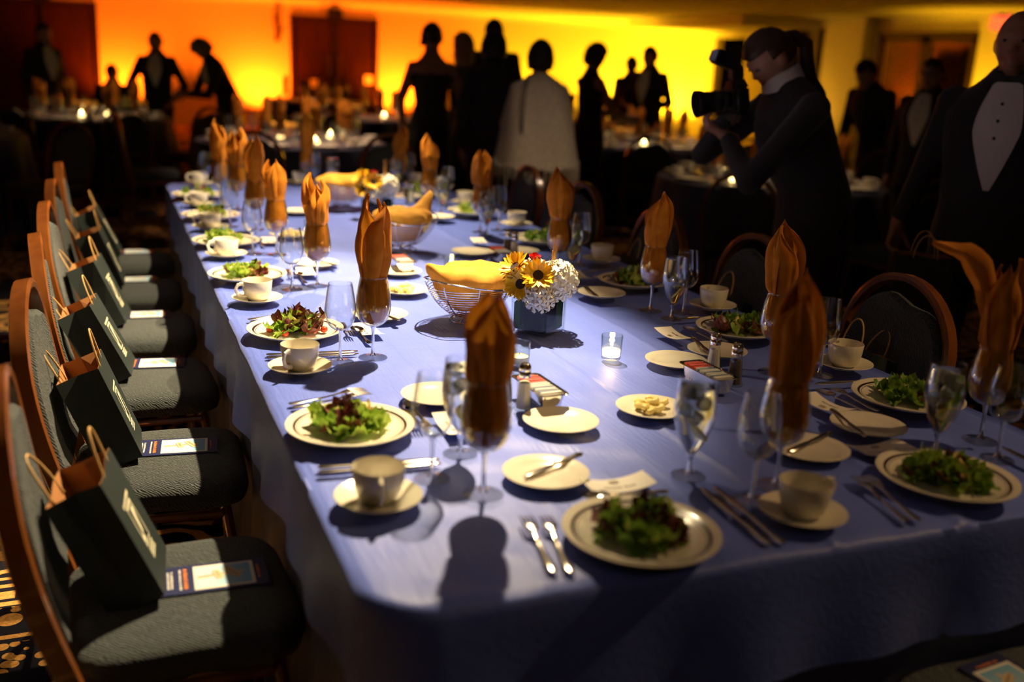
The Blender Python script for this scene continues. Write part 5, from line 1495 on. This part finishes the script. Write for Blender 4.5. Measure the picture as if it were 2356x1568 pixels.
def person(label, feet, head_dir, h=1.75, lean=0.0, side=0.0, nod=0.0, turn=0.0, arms=None, top=None, bottom=None, skin=None, sleeves=True, dress=False, seated=False, hair='short', hairm=None, shirt=False, bow=False, vox=0.013, group=None, bare_back=False, slim=1.0, extras=None, hands=True, curl=0.5, jacket=True):
    top = top or m_suit; bottom = bottom or m_suit; skin = skin or m_skin; hairm = hairm or m_hairb
    s = h / 1.725
    hip = Vector((0, 0, 0.93))
    zsh = -0.46 if seated else 0.0
    Rl = Matrix.Rotation(-lean, 4, 'X') @ Matrix.Rotation(side, 4, 'Y')
    def tf(p):
        p = Vector(p)
        if p.z > 0.93:
            w_ = min(1, (p.z - 0.93) / 0.25)
            R = Matrix.Rotation(-lean * w_, 4, 'X') @ Matrix.Rotation(side * w_, 4, 'Y')
            p = R @ (p - hip) + hip
        return p
    prims = []
    # torso loft: (z, rx, ry, yoff)
    if dress: sec = [(0.80, .175, .135, 0), (0.90, .178, .135, -.005), (1.00, .155, .115, 0), (1.09, .132, .100, .004), (1.20, .148, .112, .010), (1.30, .158, .112, .010), (1.37, .158, .096, 0), (1.42, .128, .082, -.004), (1.46, .088, .066, -.003), (1.50, .060, .056, 0)]
    else: sec = [(0.78, .188, .140, 0), (0.90, .186, .138, 0), (1.02, .172, .128, .004), (1.15, .178, .132, .010), (1.28, .192, .136, .012), (1.36, .196, .124, .004), (1.415, .172, .108, -.002), (1.455, .128, .090, -.002), (1.49, .092, .076, 0), (1.525, .068, .064, .004)]
    rings = []
    for z, rx, ry, yo in sec:
        rings.append([tuple(tf((rx * slim * math.copysign(abs(math.cos(a)) ** 0.95, math.cos(a)), yo + ry * slim * math.copysign(abs(math.sin(a)) ** 0.95, math.sin(a)), z)) + Vector((0, 0, zsh))) for a in [2 * PI * k / 28 for k in range(28)]])
    prims.append((loft(rings), 'top'))
    def up(p): return tf(p) + Vector((0, 0, zsh))
    prims.append((capsule(up((0, 0.0, 1.44)), up((0, 0.018, 1.58)), 0.062, 0.058), 'skin'))
    Hm = Matrix.Translation(up((0, 0.032, 1.608))) @ Rl @ Matrix.Rotation(turn, 4, 'Z') @ Matrix.Rotation(-nod, 4, 'X')
    prims += head_prims(Hm)
    # legs
    if dress and not seated:
        rings = []
        for z, r in ((0.06, 0.24), (0.30, 0.215), (0.55, 0.190), (0.80, 0.182), (0.95, 0.165)):
            rings.append([(r * (1 + 0.04 * math.sin(k * 1.6)) * math.cos(2 * PI * k / 32), r * 0.82 * (1 + 0.04 * math.sin(k * 1.6)) * math.sin(2 * PI * k / 32), z) for k in range(32)])
        prims.append((loft(rings), 'bottom'))
    for sx in (-1, 1):
        if seated:
            K = (sx * 0.12, 0.42, 0.50); A_ = (sx * 0.13, 0.40, 0.09)
            prims.append((capsule((sx * 0.095, 0.0, 0.50), K, 0.095, 0.065), 'bottom'))
        else:
            K = (sx * 0.105, 0.015, 0.50); A_ = (sx * 0.115, -0.01, 0.09)
            prims.append((capsule((sx * 0.09, 0, 0.88), K, 0.098, 0.068), 'bottom'))
        prims.append((capsule(K, A_, 0.066, 0.050), 'bottom'))
        prims.append((capsule((A_[0], A_[1] - 0.03, 0.045), (A_[0] * 1.1, A_[1] + 0.15, 0.035), 0.042, 0.034), 'shoe'))
    # arms
    hv = []
    arms = arms or {}
    for sx, nm in ((1, 'R'), (-1, 'L')):
        S = up((sx * (0.150 if dress else 0.176) * slim, -0.005, 1.375 if dress else 1.395))
        spec = arms.get(nm)
        if spec:
            E_, W_ = Vector(spec[0]), Vector(spec[1])
        else:
            E_ = S + Vector((sx * 0.065, -0.02, -0.285)); W_ = E_ + Vector((-sx * 0.005, 0.06, -0.245))
        tg = 'top' if sleeves else 'skin'
        k_ = 1.0 if sleeves else 0.80
        prims.append((capsule(S, E_, 0.062 * k_, 0.050 * k_), tg)); prims.append((capsule(E_, W_, 0.049 * k_, 0.036 * k_), tg))
        prims.append((ellipsoid(S, (0.066 * k_, 0.064 * k_, 0.062 * k_)), tg))
        d_ = (W_ - E_).normalized()
        if hands:
            fd, pn = (spec[2], spec[3]) if spec and len(spec) > 2 else (d_, Vector((-sx, 0.15, 0)))
            hv.append((W_ + d_ * 0.03, fd, pn, -sx if not (spec and len(spec) > 4) else spec[4]))
    mb = MB(); pts = []
    for (vf, tg) in prims:
        mb.add(vf); pts += [(v, tg) for v in vf[0]]
        # denser sampling by face centres
        for f in vf[1]:
            c = Vector((0, 0, 0))
            for i in f: c += Vector(vf[0][i])
            pts.append((tuple(c / len(f)), tg))
    V, F = remesh(mb.v, mb.f, vox, 3)
    kd = kdtree.KDTree(len(pts))
    for i, (p, tg) in enumerate(pts): kd.insert(p, i)
    kd.balance()
    tags = {'skin': 0, 'top': 1, 'bottom': 2, 'shoe': 3, 'lip': 4}
    B = MB(); B.v = list(V); B.f = list(F)
    for f in F:
        c = sum((Vector(V[i]) for i in f), Vector()) / len(f)
        tg = pts[kd.find(c)[1]][1]
        if bare_back and tg == 'top':
            # shoulders and upper back left bare above the dress line
            z = c.z - zsh
            if z > 1.33: tg = 'skin'
        B.m.append(tags[tg])
    for hw, fd, pn, sd in hv:
        hV, hF = hand_vf(hw, fd, pn, curl, sd, 1.0, 0.0045 if vox < 0.01 else 0.007)
        B.add((hV, hF), 0)
    # eyes
    for sx in (-1, 1):
        for r, y, mi in ((0.0125, 0.0785, 5), (0.0065, 0.0865, 6)):
            vf = ellipsoid((sx * 0.031, y, 0.010), (r, r * 0.8, r * 0.75), 10, 8)
            B.add((([tuple(Hm @ Vector(v)) for v in vf[0]]), vf[1]), mi)
    B.v = [(x * s, y * s, z * s) for x, y, z in B.v]
    me = mesh('person', B, [skin, top, bottom, m_shoe, m_lip, m_eye, m_iris], angle=70)
    rz = math.atan2(-head_dir[0], head_dir[1])
    o = tag(obj('person', me, None, (feet[0], feet[1], 0), (0, 0, rz)), label, 'person', group)
    def child(nm, VF, m, **kw):
        Vc = [(x * s, y * s, z * s) for x, y, z in VF[0]]
        return obj(nm, mesh(nm, (Vc, VF[1]), m, **kw), o)
    # hair
    if hair:
        V, F = ellipsoid((0, 0, 0), (1, 1, 1), 32, 22)
        out = []
        for x, y, z in V:
            p = Vector((x, y, z))
            face = y > 0.28 and z < 0.48 if hair != 'bald' else True
            low = z < -0.25
            k = 1.13
            if hair in ('short', 'grey_short'): k = 1.09; low = z < (-0.35 if y < -0.3 else 0.0)
            if hair == 'bob': k = 1.20; low = z < -0.75; face = y > 0.42 and z < 0.45
            if hair == 'full': k = 1.26; low = z < -0.62; face = y > 0.40 and z < 0.40
            if hair == 'long': k = 1.20; low = False; face = y > 0.35 and z < 0.45
            if face or low: k = 0.86
            k *= 1 + 0.035 * noise.noise((x * 4, y * 4, z * 4))
            q = Vector((x * 0.081 * k, y * 0.101 * k, z * 0.117 * k))
            if hair == 'long' and z < -0.1 and y < 0.3: q.z -= 0.16 * min(1, (-z)); q.y -= 0.01
            out.append(tuple(Hm @ q))
        child('hair', (out, F), hairm, angle=180)
        if hair == 'updo':
            child('hair_bun', ([tuple(Hm @ Vector(v)) for v in ellipsoid((-0.01, -0.075, 0.055), (0.060, 0.055, 0.055))[0]], ellipsoid((0, 0, 0), (1, 1, 1))[1]), hairm)
            child('hair_curl', ([tuple(Hm @ Vector(v)) for v in ellipsoid((-0.075, -0.045, -0.035), (0.026, 0.030, 0.026))[0]], ellipsoid((0, 0, 0), (1, 1, 1))[1]), hairm)
    # shirt front and tie
    def front(x, z, e=0.006):
        for (z0, rx0, ry0, y0), (z1, rx1, ry1, y1) in zip(sec[:-1], sec[1:]):
            if z0 <= z <= z1:
                t = (z - z0) / (z1 - z0); rx, ry, yo = (rx0 + (rx1 - rx0) * t) * slim, (ry0 + (ry1 - ry0) * t) * slim, y0 + (y1 - y0) * t
                return yo + ry * max(0.0, 1 - (abs(x) / rx) ** 2.2) ** 0.46 + e
        return 0.06
    if shirt:
        V, F = [], []
        zs = [1.475 - 0.0255 * j for j in range(16)]
        for z in zs:
            t = (1.475 - z) / 0.38
            hw = 0.048 + 0.034 * math.sin(min(t * 2.2, 1) * PI / 2) if t < 0.45 else 0.082 * (1 - ((t - 0.45) / 0.62) ** 1.2)
            hw = max(hw, 0.004)
            for i in range(7):
                x = hw * (-1 + i / 3)
                V.append(tuple(up((x, front(x, z), z))))
        for j in range(15):
            for i in range(6): F.append((j * 7 + i, j * 7 + i + 1, (j + 1) * 7 + i + 1, (j + 1) * 7 + i))
        child('shirt_front', (V, F), m_shirt, angle=180)
        for sx in (-1, 1):   # lapels
            V = []
            for j in range(12):
                z = zs[j]; t = (1.475 - z) / 0.38
                hw = 0.048 + 0.034 * math.sin(min(t * 2.2, 1) * PI / 2) if t < 0.45 else 0.082 * (1 - ((t - 0.45) / 0.62) ** 1.2)
                for k_, e in ((0.0, 0.009), (0.030 * math.sin(PI * min(1, t + 0.25)), 0.013)):
                    x = sx * (max(hw, 0.004) + k_); V.append(tuple(up((x, front(x, z, e), z))))
            F = [(2 * j, 2 * j + 1, 2 * j + 3, 2 * j + 2) for j in range(11)]
            child('lapel', (V, F), top, angle=180)
        # standing collar
        V, F = lathe([(0.060, 1.475), (0.062, 1.515), (0.066, 1.515), (0.066, 1.470)], 24)
        child('collar', ([tuple(up((x, y + 0.008, z))) for x, y, z in V], F), m_shirt)
    if bow:
        mbw = MB()
        for sx in (-1, 1):
            mbw.add(loft([[(sx * 0.006, 0.0, -0.008), (sx * 0.006, 0.0, 0.008), (sx * 0.006, 0.012, 0.008), (sx * 0.006, 0.012, -0.008)], [(sx * 0.055, 0.0, -0.024), (sx * 0.055, 0.0, 0.024), (sx * 0.055, 0.012, 0.024), (sx * 0.055, 0.012, -0.024)]]))
        mbw.add(rbox(0.018, 0.018, 0.020, 0.004))
        child('bow_tie', ([tuple(up((x, y + 0.082, z + 1.487))) for x, y, z in mbw.v], mbw.f), m_black)
        for j, z in enumerate((1.40, 1.34, 1.28)):
            child('shirt_stud', ([tuple(up((x, front(0, z) + 0.002 + y, z + zz))) for x, y, zz in ellipsoid((0, 0, 0), (0.006, 0.003, 0.006), 10, 6)[0]], ellipsoid((0, 0, 0), (1, 1, 1), 10, 6)[1]), m_black)
    if extras: extras(o, child, up, Hm, s)
    return o

def toward_cam(x, y, turn_deg=0):
    a = math.atan2(-x, -y) + math.radians(turn_deg)
    return (math.sin(a), math.cos(a))

# guests far left
person('man in a dark suit standing before the left double doors', (-0.62, 13.10), toward_cam(-0.62, 13.1, -35), 1.72, shirt=True, bow=True, hair='short', vox=0.016)
person('seated guest silhouetted against the orange wall', (0.12, 15.2), toward_cam(0.1, 15, 0), 1.72, seated=True, hair='short', vox=0.018, skin=m_skin2)
def pocket(o, child, up, Hm, s):
    child('pocket_square', ([tuple(up((x + 0.10, y + 0.125, z + 1.30))) for x, y, z in rbox(0.05, 0.012, 0.022, 0.004)[0]], rbox(0.05, 0.012, 0.022, 0.004)[1]), m_shirt)
person('man in a dark suit with a pocket square against the orange wall', (0.61, 13.05), toward_cam(0.6, 13, 10), 1.68, shirt=True, hair='short', vox=0.015, extras=pocket,
       arms={'R': ((0.33, 0.02, 1.10), (0.22, 0.16, 0.95)), 'L': ((-0.33, 0.02, 1.10), (-0.22, 0.16, 0.95))})
person('grey-haired guest in a dark suit bending over the table', (1.36, 12.36), (-0.92, -0.25), 1.70, lean=0.42, nod=0.45, hair='full', hairm=m_hairg, vox=0.015,
       arms={'R': ((0.24, 0.32, 1.03), (0.10, 0.50, 1.02)), 'L': ((-0.24, 0.34, 1.03), (-0.06, 0.52, 1.03))}, shirt=True)
# group behind the far end of the table
person('woman in a black dress with an updo, bare shoulders turned away', (2.66, 8.60), (0.25, 1.0), 1.82, dress=True, sleeves=False, bare_back=True, top=m_dress, bottom=m_dress, hair='updo', hairm=m_hairb, vox=0.010, skin=m_skin2, nod=-0.1,
       arms={'R': ((0.27, 0.03, 1.12), (0.24, 0.20, 0.93)), 'L': ((-0.25, -0.02, 1.11), (-0.23, 0.06, 0.88))})
person('woman with blonde hair behind the woman in the black dress', (3.12, 9.05), (-0.7, -0.45), 1.76, dress=True, sleeves=False, top=m_dress, bottom=m_dress, hair='long', hairm=m_hairbl, vox=0.013, slim=0.95, skin=m_skin2,
       arms={'R': ((0.26, 0.10, 1.14), (0.12, 0.30, 1.05)), 'L': ((-0.26, 0.1, 1.14), (-0.12, 0.30, 1.05))})
person('person in black with dark hair beside the shawl woman', (2.82, 7.50), (0.35, 0.95), 1.74, hair='full', top=m_suit, bottom=m_suit, vox=0.011, slim=0.95)
person('tall dark-haired man whose head shows above the person in black', (3.62, 9.62), (0.1, 1.0), 1.93, hair='short', vox=0.014)
def shawl(o, child, up, Hm, s):
    # knitted shawl over the shoulders and arms, hem with fringe
    V, F = [], []
    n = 96; rows = []
    for z, rx, ry, yo in ((1.50, .075, .072, 0), (1.475, .11, .09, 0), (1.44, .165, .112, 0), (1.38, .218, .132, 0), (1.28, .248, .152, 0), (1.15, .270, .172, 0), (1.02, .292, .195, -.005), (0.92, .312, .215, -.01), (0.86, .325, .23, -.012)):
        rows.append([(rx * math.copysign(abs(math.cos(a)) ** 0.9, math.cos(a)), yo + ry * math.sin(a) + 0.012 * math.sin(5 * a + z * 3) * min(1, (1.5 - z) * 3), z - (0.10 * max(0, -math.sin(a)) + 0.02 * math.sin(a * 9)) * max(0, (1.1 - z)) * 2.2) for a in [2 * PI * k / n for k in range(n)]])
    V, F = loft(rows, cap=False)
    child('shawl', (V, F), m_knit, angle=180)
    rr = random.Random(2)
    hem = rows[-1]
    for k in range(0, n, 2):
        x, y, z = hem[k]; l = rr.uniform(0.06, 0.17)
        child('fringe_strand', tube([(x, y, z + 0.012), (x * 1.01, y * 1.01, z - l * 0.5), (x * 1.0 + rr.uniform(-.01, .01), y * 1.0, z - l)], [0.008, 0.007, 0.004], 6), m_knit)
    child('shoulder_strap', tube([(-0.135, -0.155, 0.98), (-0.130, -0.185, 1.12), (-0.125, -0.168, 1.28), (-0.115, -0.145, 1.40), (-0.10, -0.09, 1.468), (-0.095, 0.0, 1.485), (-0.10, 0.11, 1.42), (-0.11, 0.16, 1.25)], 0.011, 8, flat=0.5), m_black)
person('woman in a cream knitted fringed shawl with short dark hair', (2.94, 6.85), (0.30, 0.95), 1.67, dress=True, top=m_knit, bottom=m_navy, hair='full', hairm=m_hairb, vox=0.010, extras=shawl, slim=1.08,
       arms={'R': ((0.235, 0.05, 1.12), (0.20, 0.20, 0.93)), 'L': ((-0.235, 0.03, 1.12), (-0.215, 0.14, 0.88))})
person('sleeveless woman in profile reaching over a round table', (4.22, 8.62), (0.88, 0.15), 1.73, dress=True, sleeves=False, top=m_dress, bottom=m_dress, hair='bob', hairm=m_hairbr, nod=0.45, vox=0.012, skin=m_skin,
       arms={'R': ((0.20, 0.12, 1.12), (0.10, 0.40, 1.05)), 'L': ((-0.20, 0.14, 1.12), (-0.06, 0.42, 1.07))})
person('guest half hidden behind the man by the yellow wall', (6.49, 12.06), toward_cam(6.5, 12, 20), 1.68, hair='short', vox=0.016, skin=m_skin2, top=m_dress)
person('man in a dark suit standing before the yellow wall', (5.92, 10.55), toward_cam(5.9, 10.5, 35), 1.78, shirt=True, hair='short', vox=0.013,
       arms={'R': ((0.30, 0.06, 1.12), (0.10, 0.26, 1.08)), 'L': ((-0.30, 0.02, 1.12), (-0.12, 0.24, 1.05))})
person('guest leaning forward with an orange-lit cheek behind the round table', (6.45, 7.25), (-0.9, -0.2), 1.76, lean=0.40, nod=0.2, hair='short', vox=0.014, skin=m_skin)
def specs(o, child, up, Hm, s):
    for sx in (-1, 1):
        child('spectacle_lens_rim', ([tuple(Hm @ Vector(v)) for v in tube([(sx * 0.033 + 0.022 * math.cos(k * PI / 8), 0.100, 0.010 + 0.017 * math.sin(k * PI / 8)) for k in range(16)], 0.0022, 6, True)[0]], tube([(math.cos(k * PI / 8), 0, math.sin(k * PI / 8)) for k in range(16)], 0.1, 6, True)[1]), m_black)
        child('spectacle_arm', ([tuple(Hm @ Vector(v)) for v in tube([(sx * 0.055, 0.098, 0.012), (sx * 0.080, 0.01, 0.012)], 0.002, 6)[0]], tube([(0, 0, 0), (1, 0, 0)], 0.1, 6)[1]), m_black)
person('man with glasses and bow tie in a white dress shirt and tuxedo', (5.64, 5.86), toward_cam(5.5, 5.8, 28), 1.69, shirt=True, bow=True, hair='short', hairm=m_hairbr, vox=0.011, extras=specs)
person('bald man in a tuxedo and bow tie, cut off by the frame', (3.21, 2.92), toward_cam(3.21, 2.92, 12), 1.79, shirt=True, bow=True, hair=None, vox=0.0085, skin=m_skin2, slim=1.12,
       arms={'R': ((0.275, -0.03, 1.14), (0.315, 0.06, 0.95), (0.05, 0.25, -1.0), (-1.0, 0.2, 0.0)), 'L': ((-0.31, 0.03, 1.11), (-0.30, 0.16, 0.88))}, curl=1.1)
# photographer
def pony(o, child, up, Hm, s):
    P_ = [Hm @ Vector((0, -0.088, 0.030)), Hm @ Vector((0, -0.125, 0.005)), Hm @ Vector((0.0, -0.150, -0.05)), up((0.0, -0.105, 1.49)), up((0.0, -0.140, 1.40)), up((0.0, -0.160, 1.28))]
    child('ponytail', tube(P_, [0.024, 0.030, 0.031, 0.030, 0.024, 0.010], 12), m_hairbr)
    V, F = lathe([(0.064, 1.49), (0.068, 1.555), (0.074, 1.552), (0.084, 1.49)], 28)
    child('shirt_collar', ([tuple(up((x, y * 1.08 + 0.006, z - 0.10 * y))) for x, y, z in V], F), m_shirt)
PF = (2.84, 3.52); PD = (-0.95, 0.14)
person('photographer in a dark suit bending to look through a camera', PF, PD, 1.765, lean=0.38, nod=0.36, hair='short', hairm=m_hairbr, vox=0.0085, skin=m_skin, top=m_suit2, bottom=m_suit, extras=pony, slim=1.06, curl=1.15,
       arms={'R': ((0.26, 0.42, 1.14), (0.125, 0.39, 1.30), (-0.25, 0.55, 0.75), (-0.9, 0.1, 0.1)), 'L': ((-0.24, 0.44, 1.08), (-0.05, 0.45, 1.22), (0.25, 0.75, 0.35), (0.1, -0.3, 0.9))})
# the camera he holds: built in his frame (lens towards +Y)
ps = 1.765 / 1.725
rz = math.atan2(-PD[0], PD[1])
cl = Vector((0.0, 0.415 * ps, 1.385 * ps)); cl = Matrix.Rotation(rz, 4, 'Z') @ cl
t = thing('camera', 'black camera with long zoom lens and flash held by the photographer', 'camera', (PF[0] + cl.x, PF[1] + cl.y, cl.z), (-0.16, 0, rz))
obj('camera_body', mesh('camera_body', rbox(0.15, 0.062, 0.105, 0.012, 3), m_black), t)
obj('grip', mesh('grip', rbox(0.145, 0.055, 0.048, 0.012, 3), m_black), t, (0, 0, -0.068))
obj('viewfinder_hump', mesh('viewfinder_hump', loft([[(-0.04, -0.04, 0.045), (0.04, -0.04, 0.045), (0.04, 0.035, 0.045), (-0.04, 0.035, 0.045)], [(-0.024, -0.03, 0.078), (0.024, -0.03, 0.078), (0.024, 0.025, 0.075), (-0.024, 0.025, 0.075)]]), m_black), t)
Ry = Matrix.Rotation(-PI / 2, 4, 'X')
def ylathe(prof, n=32):
    V, F = lathe(prof, n); return [tuple(Ry @ Vector(v)) for v in V], F
ln = obj('lens', mesh('lens', ylathe([(0, 0.02), (0.034, 0.02), (0.036, 0.045), (0.040, 0.05), (0.041, 0.075), (0.0435, 0.08), (0.0435, 0.11), (0.042, 0.115), (0.045, 0.12), (0.045, 0.14), (0.041, 0.14), (0.038, 0.13), (0, 0.13)]), m_black, angle=25), t)
for y in (0.052, 0.085):
    obj('focus_ring', mesh('focus_ring', ylathe([(0.042, y), (0.0445, y + 0.002), (0.0445, y + 0.016), (0.042, y + 0.018)], 32), m_suit2), ln)
obj('lens_hood', mesh('lens_hood', ylathe([(0.045, 0.132), (0.054, 0.16), (0.056, 0.178), (0.052, 0.178), (0.043, 0.138)]), m_black), ln)
obj('front_element', mesh('front_element', ylathe([(0.038, 0.132), (0.02, 0.137), (0, 0.139)]), m_lens), ln)
fl = obj('flash_foot', mesh('flash_foot', rbox(0.055, 0.05, 0.06, 0.006), m_black), t, (0, -0.005, 0.105))
obj('flash_head', mesh('flash_head', rbox(0.078, 0.105, 0.058, 0.007), m_black), fl, (0, 0.045, 0.055), (0.45, 0, 0))
obj('flash_window', mesh('flash_window', rbox(0.066, 0.006, 0.044, 0.002), m_paperb), fl, (0, 0.094, 0.079), (0.45, 0, 0))
obj('strap', mesh('strap', tube([(0.075, 0, 0.03), (0.10, -0.05, -0.05), (0.11, -0.12, -0.12), (0.09, -0.2, -0.02)], 0.010, 6, flat=0.2), m_black), t)
